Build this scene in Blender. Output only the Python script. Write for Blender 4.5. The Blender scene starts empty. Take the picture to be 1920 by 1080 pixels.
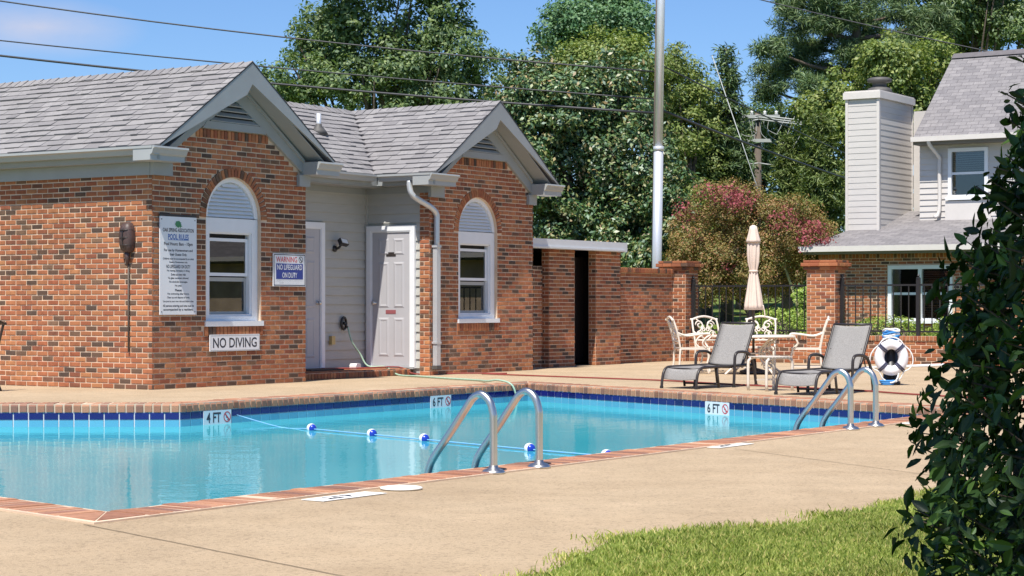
import bpy, bmesh, math, random
import numpy as np
from mathutils import Matrix, Vector, Euler
from mathutils.geometry import tessellate_polygon

R = math.radians
random.seed(7)
rng = np.random.default_rng(11)
SC = bpy.context.scene
COL = SC.collection

# ------------------------------------------------------------------ camera, sky, sun, exposure
cam_d = bpy.data.cameras.new('camera')
cam_d.sensor_width = 36.0
cam_d.lens = 36.0 * 3686.0 / 1920.0
cam_d.shift_y = 32.0 / 1920.0
cam_d.clip_end = 2000.0
cam = bpy.data.objects.new('camera', cam_d)
cam.location = (0, 0, 1.0)
cam.rotation_euler = (R(90), 0, 0)
COL.objects.link(cam)
SC.camera = cam

TH = math.atan2(.840, .543)                       # the pool house stands turned by this angle
A = Vector((math.cos(TH), math.sin(TH), 0)); B = Vector((-A.y, A.x, 0))
C0 = Vector((-4.245, 23.18, 0))                   # near corner of the pool house
SUN_DIR = (A * 1.0 + B * 0.27 + Vector((0, 0, -1.83))).normalized()   # direction the light travels
el = math.asin(-SUN_DIR.z)
az = math.atan2(-SUN_DIR.x, -SUN_DIR.y)           # compass direction of the sun, from +Y towards +X

world = bpy.data.worlds.new('World'); SC.world = world; world.use_nodes = True
nt = world.node_tree; nt.nodes.clear()
wo = nt.nodes.new('ShaderNodeOutputWorld'); bg = nt.nodes.new('ShaderNodeBackground')
sky = nt.nodes.new('ShaderNodeTexSky'); sky.sky_type = 'NISHITA'; sky.sun_disc = False
sky.sun_elevation = el; sky.sun_rotation = az
sky.air_density = 1.0; sky.dust_density = 0.2; sky.ozone_density = 4.0; sky.altitude = 300
bg.inputs['Strength'].default_value = 0.088
# thin summer clouds, low and far between
tc = nt.nodes.new('ShaderNodeTexCoord'); mp = nt.nodes.new('ShaderNodeMapping'); mp.inputs['Scale'].default_value = (3.2, 3.2, 15.0)
mp.inputs['Location'].default_value = (0.93, 0.35, 0.4)
nz = nt.nodes.new('ShaderNodeTexNoise'); nz.inputs['Scale'].default_value = 2.1; nz.inputs['Detail'].default_value = 6; nz.inputs['Roughness'].default_value = .58
cr = nt.nodes.new('ShaderNodeValToRGB'); cr.color_ramp.elements[0].position = .60; cr.color_ramp.elements[1].position = .86
cr.color_ramp.elements[0].color = (0, 0, 0, 1); cr.color_ramp.elements[1].color = (.6, .6, .6, 1)
mx = nt.nodes.new('ShaderNodeMix'); mx.data_type = 'RGBA'; mx.inputs['B'].default_value = (7.0, 6.3, 6.6, 1)
tint = nt.nodes.new('ShaderNodeMix'); tint.data_type = 'RGBA'; tint.blend_type = 'MULTIPLY'; tint.inputs['Factor'].default_value = 1
tint.inputs['B'].default_value = (.78, .95, 1.20, 1)
nt.links.new(tc.outputs['Generated'], mp.inputs['Vector']); nt.links.new(mp.outputs['Vector'], nz.inputs['Vector'])
nt.links.new(nz.outputs['Fac'], cr.inputs['Fac'])
dv = nt.nodes.new('ShaderNodeVectorMath'); dv.operation = 'DISTANCE'; m2_ = nt.nodes.new('ShaderNodeMapping'); m2_.inputs['Scale'].default_value = (1, 1, 3.4)
nt.links.new(tc.outputs['Generated'], m2_.inputs['Vector']); nt.links.new(m2_.outputs['Vector'], dv.inputs[0]); dv.inputs[1].default_value = (-.233, .963, .136 * 3.4)
mr = nt.nodes.new('ShaderNodeMapRange'); mr.inputs['From Min'].default_value = .055; mr.inputs['From Max'].default_value = .0; nt.links.new(dv.outputs['Value'], mr.inputs['Value'])
ml = nt.nodes.new('ShaderNodeMath'); ml.operation = 'MULTIPLY'; nz2 = nt.nodes.new('ShaderNodeTexNoise'); nz2.inputs['Scale'].default_value = 26; nz2.inputs['Detail'].default_value = 5
mp3 = nt.nodes.new('ShaderNodeMapping'); mp3.inputs['Scale'].default_value = (1, 1, 2.6); nt.links.new(tc.outputs['Generated'], mp3.inputs['Vector']); nt.links.new(mp3.outputs['Vector'], nz2.inputs['Vector'])
nt.links.new(mr.outputs['Result'], ml.inputs[0]); nt.links.new(nz2.outputs['Fac'], ml.inputs[1]); ma = nt.nodes.new('ShaderNodeMath'); ma.operation = 'MAXIMUM'; nt.links.new(ml.outputs[0], ma.inputs[0]); nt.links.new(cr.outputs['Color'], ma.inputs[1])
nt.links.new(ma.outputs[0], mx.inputs['Factor'])
nt.links.new(sky.outputs['Color'], tint.inputs['A']); nt.links.new(tint.outputs['Result'], mx.inputs['A'])
nt.links.new(mx.outputs['Result'], bg.inputs['Color']); nt.links.new(bg.outputs['Background'], wo.inputs['Surface'])

sun_d = bpy.data.lights.new('sun', 'SUN'); sun_d.energy = 5.0; sun_d.angle = R(.53); sun_d.color = (1, .945, .86)
sun = bpy.data.objects.new('sun', sun_d); COL.objects.link(sun)
sun.rotation_euler = SUN_DIR.to_track_quat('-Z', 'Y').to_euler()

vs = SC.view_settings
vs.view_transform = 'Standard'; vs.look = 'None'; vs.exposure = 0.40; vs.gamma = 1.0; vs.use_curve_mapping = False
SC.cycles.use_denoising = True
SC.cycles.max_bounces = 8; SC.cycles.transparent_max_bounces = 10
SC.cycles.diffuse_bounces = 3; SC.cycles.glossy_bounces = 3; SC.cycles.transmission_bounces = 4
SC.cycles.caustics_reflective = False; SC.cycles.caustics_refractive = False
SC.cycles.sample_clamp_indirect = 4.0

# ------------------------------------------------------------------ materials
MATS = {}
def new_mat(name):
    m = bpy.data.materials.new(name); m.use_nodes = True
    m.node_tree.nodes.clear()
    return m, m.node_tree.nodes, m.node_tree.links
def principled(n, l, rough=.6, metal=0., spec=.5):
    o = n.new('ShaderNodeOutputMaterial'); p = n.new('ShaderNodeBsdfPrincipled')
    p.inputs['Roughness'].default_value = rough; p.inputs['Metallic'].default_value = metal
    p.inputs['Specular IOR Level'].default_value = spec
    l.new(p.outputs['BSDF'], o.inputs['Surface'])
    return p
def ramp(n, stops, interp='LINEAR'):
    r = n.new('ShaderNodeValToRGB'); cr = r.color_ramp; cr.interpolation = interp
    while len(cr.elements) < len(stops): cr.elements.new(.5)
    for e, (p, c) in zip(cr.elements, stops): e.position = p; e.color = (*c, 1)
    return r
def noise(n, l, scale, detail=4, coord='Object', rough=.55, stretch=None):
    t = n.new('ShaderNodeTexCoord'); z = n.new('ShaderNodeTexNoise')
    z.inputs['Scale'].default_value = scale; z.inputs['Detail'].default_value = detail; z.inputs['Roughness'].default_value = rough
    if stretch:
        m = n.new('ShaderNodeMapping'); m.inputs['Scale'].default_value = stretch
        l.new(t.outputs[coord], m.inputs['Vector']); l.new(m.outputs['Vector'], z.inputs['Vector'])
    else: l.new(t.outputs[coord], z.inputs['Vector'])
    return z
def island_rand(n, l):
    g = n.new('ShaderNodeNewGeometry'); o = n.new('ShaderNodeObjectInfo'); a = n.new('ShaderNodeMath'); a.operation = 'ADD'
    f = n.new('ShaderNodeMath'); f.operation = 'FRACT'
    l.new(g.outputs['Random Per Island'], a.inputs[0]); l.new(o.outputs['Random'], a.inputs[1]); l.new(a.outputs[0], f.inputs[0])
    return f
def mul(n, l, col_out, fac_out, lo, hi):
    """colour times a factor remapped from 0..1 to lo..hi"""
    r = n.new('ShaderNodeMapRange'); r.inputs['To Min'].default_value = lo; r.inputs['To Max'].default_value = hi
    r.inputs['From Min'].default_value = .25; r.inputs['From Max'].default_value = .75
    l.new(fac_out, r.inputs['Value'])
    v = n.new('ShaderNodeVectorMath'); v.operation = 'SCALE'
    l.new(col_out, v.inputs[0]); l.new(r.outputs['Result'], v.inputs['Scale'])
    return v.outputs[0]
def bump(n, l, p, h_out, strength, dist):
    b = n.new('ShaderNodeBump'); b.inputs['Strength'].default_value = strength; b.inputs['Distance'].default_value = dist
    l.new(h_out, b.inputs['Height']); l.new(b.outputs['Normal'], p.inputs['Normal'])
def simple(name, col, rough=.5, var=.12, scale=6., metal=0., spec=.5, bmp=0., bscale=60., bd=.002, stretch=None):
    m, n, l = new_mat(name); p = principled(n, l, rough, metal, spec)
    rgb = n.new('ShaderNodeRGB'); rgb.outputs[0].default_value = (*col, 1)
    z = noise(n, l, scale, 5, stretch=stretch)
    l.new(mul(n, l, rgb.outputs[0], z.outputs['Fac'], 1 - var, 1 + var), p.inputs['Base Color'])
    if bmp:
        z2 = noise(n, l, bscale, 3); bump(n, l, p, z2.outputs['Fac'], bmp, bd)
    MATS[name] = m; return m
def pieces_mat(name, stops, rough, nscale, nvar, bstr=.3, bscale=40., bd=.004, spec=.3, big=None):
    m, n, l = new_mat(name); p = principled(n, l, rough, 0, spec)
    f = island_rand(n, l); r = ramp(n, stops); l.new(f.outputs[0], r.inputs['Fac'])
    z = noise(n, l, nscale, 5)
    c = mul(n, l, r.outputs['Color'], z.outputs['Fac'], 1 - nvar, 1 + nvar)
    if big:
        g = n.new('ShaderNodeNewGeometry'); zb = n.new('ShaderNodeTexNoise'); zb.inputs['Scale'].default_value = big[0]; zb.inputs['Detail'].default_value = 4
        l.new(g.outputs['Position'], zb.inputs['Vector']); c = mul(n, l, c, zb.outputs['Fac'], 1 - big[1], 1 + big[1])
    l.new(c, p.inputs['Base Color'])
    z2 = noise(n, l, bscale, 4); bump(n, l, p, z2.outputs['Fac'], bstr, bd)
    MATS[name] = m; return m

pieces_mat('brick', [(0, (.34, .115, .055)), (.18, (.42, .17, .078)), (.36, (.30, .095, .048)), (.52, (.43, .19, .085)), (.66, (.34, .13, .062)),
                     (.77, (.25, .085, .048)), (.84, (.15, .085, .055)), (.92, (.085, .058, .045)), (1, (.22, .125, .075))], .9, 14, .24, .5, 55, .004, big=(.8, .24))
pieces_mat('coping_brick', [(0, (.36, .16, .10)), (.2, (.52, .27, .16)), (.4, (.27, .12, .075)), (.6, (.48, .25, .15)), (.8, (.33, .16, .11)), (1, (.22, .12, .09))], .85, 16, .25, .5, 60, .004, big=(1.6, .12))
pieces_mat('shingle', [(0, (.245, .235, .235)), (.25, (.28, .268, .265)), (.5, (.23, .22, .222)), (.75, (.295, .283, .28)), (1, (.215, .205, .207))], .95, 40, .18, .6, 260, .002, spec=.15, big=(.9, .07))
pieces_mat('tile_navy', [(0, (.012, .014, .13)), (.5, (.016, .02, .17)), (1, (.010, .010, .10))], .12, 12, .15, .05, 20, .001, .6)
pieces_mat('tile_blue', [(0, (.10, .38, .55)), (.5, (.13, .44, .60)), (1, (.085, .35, .52))], .14, 12, .12, .05, 20, .001, .6)
simple('mortar', (.66, .50, .36), .95, .24, 2.5, bmp=.4, bscale=120, bd=.003)
simple('trim', (.31, .33, .335), .55, .06, 3, bmp=.08, bscale=30)
simple('siding', (.44, .435, .40), .55, .06, 4, stretch=(1, 1, 6), bmp=.05, bscale=40)
simple('door_grey', (.46, .455, .475), .42, .04, 4)
simple('white_trim', (.80, .82, .84), .4, .04, 5)
simple('white_paint', (.80, .80, .78), .45, .05, 7)
simple('sign_white', (.78, .80, .82), .4, .03, 4)
simple('ink_black', (.03, .035, .05), .5, .05)
simple('ink_blue', (.03, .13, .42), .5, .05)
simple('ink_red', (.62, .05, .06), .5, .05)
simple('ink_navy', (.025, .05, .27), .45, .05)
simple('ink_green', (.05, .24, .10), .5, .05)
simple('dark_void', (.02, .018, .016), .9, .1)
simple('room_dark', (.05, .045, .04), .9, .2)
simple('paper', (.62, .64, .66), .7, .05)
simple('black_iron', (.018, .018, .02), .45, .1)
simple('frame_brown', (.035, .028, .026), .4, .1)
simple('black_plastic', (.02, .02, .022), .4, .1)
simple('steel', (.66, .64, .60), .32, .06, 5, metal=1.)
simple('galvanized', (.70, .72, .74), .42, .08, 4, metal=.45, stretch=(1, 1, .1))
simple('gutter_metal', (.37, .385, .385), .35, .04, 3)
simple('downspout_metal', (.60, .62, .64), .3, .06, 6, metal=.35)
simple('rope_white', (.78, .78, .76), .8, .08, 60)
simple('rope_blue', (.05, .26, .62), .7, .15, 40)
simple('rope_pale', (.22, .50, .80), .6, .1, 30)
simple('float_blue', (.015, .05, .42), .25, .05)
simple('float_white', (.80, .82, .84), .3, .05)
simple('hose_red', (.26, .05, .04), .55, .15, 30)
simple('hose_green', (.34, .50, .38), .5, .12, 20)
simple('strap_navy', (.05, .05, .09), .7, .1)
simple('ring_white', (.82, .80, .82), .45, .05, 10)
simple('cast_white', (.74, .66, .56), .45, .08, 14)
simple('canvas', (.70, .57, .48), .85, .08, 7, bmp=.15, bscale=30, bd=.006)
simple('wood_pole', (.13, .105, .085), .9, .25, 6, stretch=(8, 8, .6))
simple('bark', (.11, .085, .065), .95, .35, 5, stretch=(4, 4, 1), bmp=.8, bscale=14, bd=.03)
simple('wire', (.035, .035, .04), .5, .1)
simple('wire_light', (.42, .44, .42), .5, .1)
simple('guard_yellow', (.55, .55, .25), .6, .1)
simple('lamp_brown', (.075, .045, .04), .5, .35, 30)
simple('lamp_lens', (.85, .85, .82), .3, .02)
simple('outlet_tan', (.50, .38, .16), .6, .1)
simple('fascia_white', (.66, .68, .70), .4, .03)
simple('house_siding', (.58, .55, .52), .55, .05, 3, stretch=(1, 1, 5))
simple('house_trim', (.66, .62, .58), .5, .04)
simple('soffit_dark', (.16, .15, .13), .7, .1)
simple('flue_metal', (.09, .085, .08), .6, .25, 8)
simple('plaque_red', (.30, .09, .10), .6, .1)
simple('doormat_brown', (.09, .06, .045), .95, .3, 50)
simple('plaster', (.60, .82, .90), .7, .05, 2)
simple('lid_white', (.86, .84, .78), .6, .05)
simple('shrub_core_shade', (.012, .018, .008), 1., .5, 9)
simple('soil', (.16, .12, .07), 1., .3, 9)

# lounger sling: woven mesh cloth
m, n, l = new_mat('sling'); p = principled(n, l, .75, 0, .3)
tcn = n.new('ShaderNodeTexCoord'); wv = n.new('ShaderNodeTexNoise'); wv.inputs['Scale'].default_value = 9; wv.inputs['Detail'].default_value = 6
mpn = n.new('ShaderNodeMapping'); mpn.inputs['Scale'].default_value = (1, 14, 14)
l.new(tcn.outputs['Object'], mpn.inputs['Vector']); l.new(mpn.outputs['Vector'], wv.inputs['Vector'])
rr = ramp(n, [(.3, (.20, .19, .18)), (.7, (.35, .33, .31))]); l.new(wv.outputs['Fac'], rr.inputs['Fac']); l.new(rr.outputs['Color'], p.inputs['Base Color'])
MATS['sling'] = m

# concrete deck: tan exposed grit with stains
m, n, l = new_mat('concrete'); p = principled(n, l, .9, 0, .2)
z1 = noise(n, l, .8, 8, rough=.65); z2 = noise(n, l, 130, 3, rough=.8); z3 = noise(n, l, 4.5, 6)
r1 = ramp(n, [(.25, (.44, .325, .205)), (.5, (.51, .385, .25)), (.75, (.56, .43, .285))]); l.new(z1.outputs['Fac'], r1.inputs['Fac'])
zs = noise(n, l, 1.7, 9, rough=.7); c = mul(n, l, r1.outputs['Color'], z3.outputs['Fac'], .93, 1.06); c = mul(n, l, c, zs.outputs['Fac'], .88, 1.07)
vo = n.new('ShaderNodeTexVoronoi'); vo.inputs['Scale'].default_value = 75; tcn = n.new('ShaderNodeTexCoord'); l.new(tcn.outputs['Object'], vo.inputs['Vector'])
rv = ramp(n, [(0, (.55, .55, .55)), (.12, (.72, .72, .72)), (.22, (1, 1, 1)), (1, (1, 1, 1))]);
sep = n.new('ShaderNodeSeparateColor'); l.new(vo.outputs['Color'], sep.inputs['Color']); l.new(sep.outputs['Red'], rv.inputs['Fac'])
mm = n.new('ShaderNodeMix'); mm.data_type = 'RGBA'; mm.blend_type = 'MULTIPLY'; mm.inputs['Factor'].default_value = .6
l.new(c, mm.inputs['A']); l.new(rv.outputs['Color'], mm.inputs['B'])
l.new(mul(n, l, mm.outputs['Result'], z2.outputs['Fac'], .70, 1.28), p.inputs['Base Color'])
bump(n, l, p, z2.outputs['Fac'], .8, .008)
MATS['concrete'] = m

# lawn soil/grass colour for far ground and under the blades
m, n, l = new_mat('lawn'); p = principled(n, l, .95, 0, .1)
z1 = noise(n, l, .5, 6); z2 = noise(n, l, 30, 4)
r1 = ramp(n, [(.3, (.10, .15, .035)), (.55, (.16, .21, .05)), (.75, (.24, .24, .08))]); l.new(z1.outputs['Fac'], r1.inputs['Fac'])
l.new(mul(n, l, r1.outputs['Color'], z2.outputs['Fac'], .7, 1.3), p.inputs['Base Color']); bump(n, l, p, z2.outputs['Fac'], .8, .03)
MATS['lawn'] = m

# procedural roofing for the far house (its shingles are too small to build)
m, n, l = new_mat('far_shingle'); p = principled(n, l, .95, 0, .15)
tcn = n.new('ShaderNodeTexCoord'); bt = n.new('ShaderNodeTexBrick')
bt.inputs['Scale'].default_value = 1.0; bt.inputs['Brick Width'].default_value = .26; bt.inputs['Row Height'].default_value = .125
bt.inputs['Mortar Size'].default_value = .009; bt.inputs['Mortar Smooth'].default_value = .8
bt.inputs['Color1'].default_value = (.27, .255, .255, 1); bt.inputs['Color2'].default_value = (.20, .19, .195, 1); bt.inputs['Mortar'].default_value = (.15, .14, .145, 1)
l.new(tcn.outputs['UV'], bt.inputs['Vector']); z1 = noise(n, l, 60, 3); z2 = noise(n, l, 7, 4)
c = mul(n, l, bt.outputs['Color'], z2.outputs['Fac'], .88, 1.12)
l.new(mul(n, l, c, z1.outputs['Fac'], .8, 1.2), p.inputs['Base Color']); bump(n, l, p, bt.outputs['Fac'], .5, .012)
MATS['far_shingle'] = m

def leaf_mat(name, stops, trans=.25, gloss=.08, rough=.4, tcol=None, k=1.65):
    stops = [(q, tuple(min(.8, c_ * k) for c_ in c)) for q, c in stops]
    m, n, l = new_mat(name); o = n.new('ShaderNodeOutputMaterial')
    g = n.new('ShaderNodeNewGeometry'); oi = n.new('ShaderNodeObjectInfo'); ad = n.new('ShaderNodeMath'); ad.operation = 'ADD'; fr = n.new('ShaderNodeMath'); fr.operation = 'FRACT'
    l.new(g.outputs['Random Per Island'], ad.inputs[0]); l.new(oi.outputs['Random'], ad.inputs[1]); l.new(ad.outputs[0], fr.inputs[0])
    r = ramp(n, stops); l.new(fr.outputs[0], r.inputs['Fac'])
    z = n.new('ShaderNodeTexNoise'); z.inputs['Scale'].default_value = .9; z.inputs['Detail'].default_value = 3; l.new(g.outputs['Position'], z.inputs['Vector'])
    c = mul(n, l, r.outputs['Color'], z.outputs['Fac'], .78, 1.22)
    d = n.new('ShaderNodeBsdfDiffuse'); t = n.new('ShaderNodeBsdfTranslucent'); s = n.new('ShaderNodeBsdfGlossy'); s.inputs['Roughness'].default_value = rough
    l.new(c, d.inputs['Color'])
    tv = n.new('ShaderNodeVectorMath'); tv.operation = 'MULTIPLY'; l.new(c, tv.inputs[0]); tv.inputs[1].default_value = tcol or (1.25, 1.35, .6); l.new(tv.outputs[0], t.inputs['Color'])
    m1 = n.new('ShaderNodeMixShader'); m1.inputs[0].default_value = trans; l.new(d.outputs[0], m1.inputs[1]); l.new(t.outputs[0], m1.inputs[2])
    m2 = n.new('ShaderNodeMixShader'); m2.inputs[0].default_value = gloss * .5; s.inputs['Roughness'].default_value = max(rough, .5); l.new(m1.outputs[0], m2.inputs[1]); l.new(s.outputs[0], m2.inputs[2])
    s.inputs['Color'].default_value = (.9, .95, 1, 1)
    l.new(m2.outputs[0], o.inputs['Surface']); MATS[name] = m
leaf_mat('leaf_oak', [(0, (.05, .085, .035)), (.4, (.075, .120, .045)), (.75, (.11, .155, .055)), (1, (.18, .22, .08))], .35, .07, .55)
leaf_mat('leaf_magnolia', [(0, (.025, .065, .025)), (.45, (.05, .10, .03)), (.75, (.10, .14, .04)), (.9, (.16, .16, .055)), (1, (.21, .14, .06))], .10, .14, .35)
leaf_mat('leaf_maple', [(0, (.075, .115, .03)), (.5, (.13, .17, .045)), (1, (.20, .22, .065))], .3, .05)
leaf_mat('leaf_far', [(0, (.055, .115, .055)), (.5, (.08, .15, .07)), (1, (.12, .19, .085))], .25, .05)
leaf_mat('leaf_pine', [(0, (.045, .08, .035)), (.5, (.07, .11, .045)), (1, (.12, .155, .06))], .12, .05)
leaf_mat('leaf_cypress', [(0, (.055, .085, .03)), (.5, (.095, .13, .042)), (1, (.15, .175, .06))], .18, .04)
leaf_mat('leaf_myrtle', [(0, (.09, .10, .03)), (.4, (.16, .14, .045)), (.7, (.22, .15, .06)), (1, (.26, .13, .07))], .25, .04, k=1.6)
leaf_mat('blossom', [(0, (.30, .07, .09)), (.5, (.40, .11, .13)), (1, (.28, .12, .08))], .25, .02, tcol=(1, .8, .8), k=1.1)
leaf_mat('leaf_shrub', [(0, (.09, .16, .03)), (.5, (.17, .24, .045)), (1, (.27, .31, .07))], .25, .05)
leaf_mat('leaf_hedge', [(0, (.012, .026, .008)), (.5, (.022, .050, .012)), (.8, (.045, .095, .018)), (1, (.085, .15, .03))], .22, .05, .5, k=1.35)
leaf_mat('grass_blade', [(0, (.14, .19, .04)), (.45, (.22, .26, .06)), (.8, (.30, .32, .09)), (1, (.44, .36, .16))], .35, .03, k=1.65)

# glass: real pane, clear with a sharp reflection
m, n, l = new_mat('glass'); o = n.new('ShaderNodeOutputMaterial')
fr = n.new('ShaderNodeFresnel'); fr.inputs['IOR'].default_value = 1.6
ad = n.new('ShaderNodeMath'); ad.operation = 'MULTIPLY_ADD'; ad.inputs[1].default_value = 1.2; ad.inputs[2].default_value = .05
t = n.new('ShaderNodeBsdfTransparent'); t.inputs['Color'].default_value = (.55, .58, .58, 1)
g = n.new('ShaderNodeBsdfGlossy'); g.inputs['Roughness'].default_value = .01
mx_ = n.new('ShaderNodeMixShader'); l.new(fr.outputs[0], ad.inputs[0]); l.new(ad.outputs[0], mx_.inputs[0]); l.new(t.outputs[0], mx_.inputs[1]); l.new(g.outputs[0], mx_.inputs[2]); l.new(mx_.outputs[0], o.inputs['Surface'])
MATS['glass'] = m

# pool water: body colour scattered back, clear part, Fresnel reflection on small ripples
m, n, l = new_mat('pool_water'); o = n.new('ShaderNodeOutputMaterial')
z1 = noise(n, l, 3.2, 3, stretch=(1, 1, 1)); z2 = noise(n, l, 16, 2); zz = n.new('ShaderNodeMath'); zz.operation = 'MULTIPLY_ADD'; zz.inputs[1].default_value = .22
l.new(z2.outputs['Fac'], zz.inputs[0]); l.new(z1.outputs['Fac'], zz.inputs[2])
bp = n.new('ShaderNodeBump'); bp.inputs['Strength'].default_value = .11; bp.inputs['Distance'].default_value = .03; l.new(zz.outputs[0], bp.inputs['Height'])
zc = noise(n, l, .5, 3); rc = ramp(n, [(.35, (.075, .56, .66)), (.7, (.11, .63, .72))]); l.new(zc.outputs['Fac'], rc.inputs['Fac'])
d = n.new('ShaderNodeBsdfDiffuse'); l.new(rc.outputs['Color'], d.inputs['Color'])
t = n.new('ShaderNodeBsdfTransparent'); t.inputs['Color'].default_value = (.36, .84, .93, 1)
g = n.new('ShaderNodeBsdfGlossy'); g.inputs['Roughness'].default_value = .03; l.new(bp.outputs[0], g.inputs['Normal'])
m1 = n.new('ShaderNodeMixShader'); m1.inputs[0].default_value = .28; l.new(d.outputs[0], m1.inputs[1]); l.new(t.outputs[0], m1.inputs[2])
fr = n.new('ShaderNodeFresnel'); fr.inputs['IOR'].default_value = 1.33; l.new(bp.outputs[0], fr.inputs['Normal'])
fm = n.new('ShaderNodeMath'); fm.operation = 'MULTIPLY'; fm.inputs[1].default_value = .58; l.new(fr.outputs[0], fm.inputs[0])
m2 = n.new('ShaderNodeMixShader'); l.new(fm.outputs[0], m2.inputs[0]); l.new(m1.outputs[0], m2.inputs[1]); l.new(g.outputs[0], m2.inputs[2]); l.new(m2.outputs[0], o.inputs['Surface'])
MATS['pool_water'] = m

# ------------------------------------------------------------------ mesh helpers
class MB:
    def __init__(s): s.v = []; s.f = []
    def add(s, vs, fs):
        o = len(s.v); s.v += [tuple(v) for v in vs]; s.f += [tuple(i + o for i in f) for f in fs]; return s
    def box(s, x0, x1, y0, y1, z0, z1, M=None):
        v = [Vector(p) for p in ((x0, y0, z0), (x1, y0, z0), (x1, y1, z0), (x0, y1, z0), (x0, y0, z1), (x1, y0, z1), (x1, y1, z1), (x0, y1, z1))]
        if M is not None: v = [M @ p for p in v]
        return s.add(v, [(0, 3, 2, 1), (4, 5, 6, 7), (0, 1, 5, 4), (1, 2, 6, 5), (2, 3, 7, 6), (3, 0, 4, 7)])
    def prism(s, poly, fn, d0, d1):
        """poly in (u, v); fn(u, v, d) -> point; closed slab between d0 and d1"""
        n = len(poly)
        s.add([fn(u, v, d0) for u, v in poly] + [fn(u, v, d1) for u, v in poly],
              [tuple(range(n))[::-1], tuple(range(n, 2 * n))] + [(i, (i + 1) % n, n + (i + 1) % n, n + i) for i in range(n)])
        return s
    def plate(s, outer, holes, fn, d0, d1):
        """slab with holes: front at d0, sides to d1"""
        allp = [list(outer)] + [list(h) for h in holes]
        tri = tessellate_polygon([[Vector((u, v, 0)) for u, v in pl] for pl in allp])
        flat = [p for pl in allp for p in pl]; n = len(flat)
        vs = [fn(u, v, d0) for u, v in flat] + [fn(u, v, d1) for u, v in flat]
        fs = [tuple(t) for t in tri] + [tuple(i + n for i in t) for t in tri]
        o = 0
        for pl in allp:
            k = len(pl); fs += [(o + i, o + (i + 1) % k, n + o + (i + 1) % k, n + o + i) for i in range(k)]; o += k
        return s.add(vs, fs)
    def tube(s, pts, r, n=8, closed=False, caps=True, smooth=0):
        pts = [Vector(p) for p in pts]
        if smooth: pts = catmull(pts, smooth, closed)
        m = len(pts); rs = r if isinstance(r, (list, tuple)) else [r] * m
        if len(rs) != m: rs = list(np.interp(np.linspace(0, 1, m), np.linspace(0, 1, len(rs)), rs))
        tang = []
        for i in range(m):
            a = pts[(i - 1) % m] if closed or i > 0 else pts[i]; b = pts[(i + 1) % m] if closed or i < m - 1 else pts[i]
            tang.append((b - a).normalized())
        up = Vector((0, 0, 1)) if abs(tang[0].z) < .9 else Vector((1, 0, 0))
        u = (up - tang[0] * up.dot(tang[0])).normalized(); o = len(s.v)
        for i in range(m):
            u = (u - tang[i] * u.dot(tang[i])); u = u.normalized() if u.length > 1e-6 else tang[i].orthogonal().normalized(); w = tang[i].cross(u)
            for k in range(n):
                a = 2 * math.pi * k / n; s.v.append(tuple(pts[i] + (u * math.cos(a) + w * math.sin(a)) * rs[i]))
        for i in range(m if closed else m - 1):
            j = (i + 1) % m
            for k in range(n): s.f.append((o + i * n + k, o + i * n + (k + 1) % n, o + j * n + (k + 1) % n, o + j * n + k))
        if caps and not closed: s.f.append(tuple(o + k for k in range(n))[::-1]); s.f.append(tuple(o + (m - 1) * n + k for k in range(n)))
        return s
    def lathe(s, prof, n=16, c=(0, 0, 0), rad=None):
        o = len(s.v)
        for i, (r, z) in enumerate(prof):
            for k in range(n):
                a = 2 * math.pi * k / n; q = r * (rad(a, i) if rad else 1)
                s.v.append((c[0] + q * math.cos(a), c[1] + q * math.sin(a), c[2] + z))
        m = len(prof)
        for i in range(m - 1):
            for k in range(n): s.f.append((o + i * n + k, o + i * n + (k + 1) % n, o + (i + 1) * n + (k + 1) % n, o + (i + 1) * n + k))
        s.f.append(tuple(o + k for k in range(n))[::-1]); s.f.append(tuple(o + (m - 1) * n + k for k in range(n)))
        return s
    def mesh(s, name, mat, smooth=False):
        me = bpy.data.meshes.new(name); me.from_pydata(s.v, [], s.f); me.update()
        bm = bmesh.new(); bm.from_mesh(me); bmesh.ops.recalc_face_normals(bm, faces=bm.faces); bm.to_mesh(me); bm.free()
        if mat: me.materials.append(MATS[mat])
        if smooth: me.polygons.foreach_set('use_smooth', [True] * len(me.polygons))
        return me
    def build(s, name, mat, parent=None, smooth=False, **props):
        o = bpy.data.objects.new(name, s.mesh(name, mat, smooth)); COL.objects.link(o); o.parent = parent
        for k, v in props.items(): o[k] = v
        return o
def catmull(p, k, closed=False):
    out = []; n = len(p)
    for i in range(n if closed else n - 1):
        a = p[(i - 1) % n] if closed or i > 0 else p[i]; b = p[i]; c = p[(i + 1) % n]; d = p[(i + 2) % n] if closed or i + 2 < n else c
        for j in range(k):
            t = j / k; out.append(.5 * ((2 * b) + (c - a) * t + (2 * a - 5 * b + 4 * c - d) * t * t + (3 * b - a - 3 * c + d) * t ** 3))
    if not closed: out.append(p[-1])
    return out
def thing(name, label, cat, loc=(0, 0, 0), rz=0., group=None):
    o = bpy.data.objects.new(name, None); COL.objects.link(o); o.empty_display_size = .2
    o.location = loc; o.rotation_euler = (0, 0, rz); o['label'] = label; o['category'] = cat
    if group: o['group'] = group
    return o
def tag(o, label, cat, group=None):
    o['label'] = label; o['category'] = cat
    if group: o['group'] = group
    return o
def W(t, s, z=0.): return C0 + A * t + B * s + Vector((0, 0, z))
def copy_tree(o, parent=None):
    c = o.copy(); COL.objects.link(c); c.parent = parent
    for ch in o.children: copy_tree(ch, c)
    return c
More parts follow.
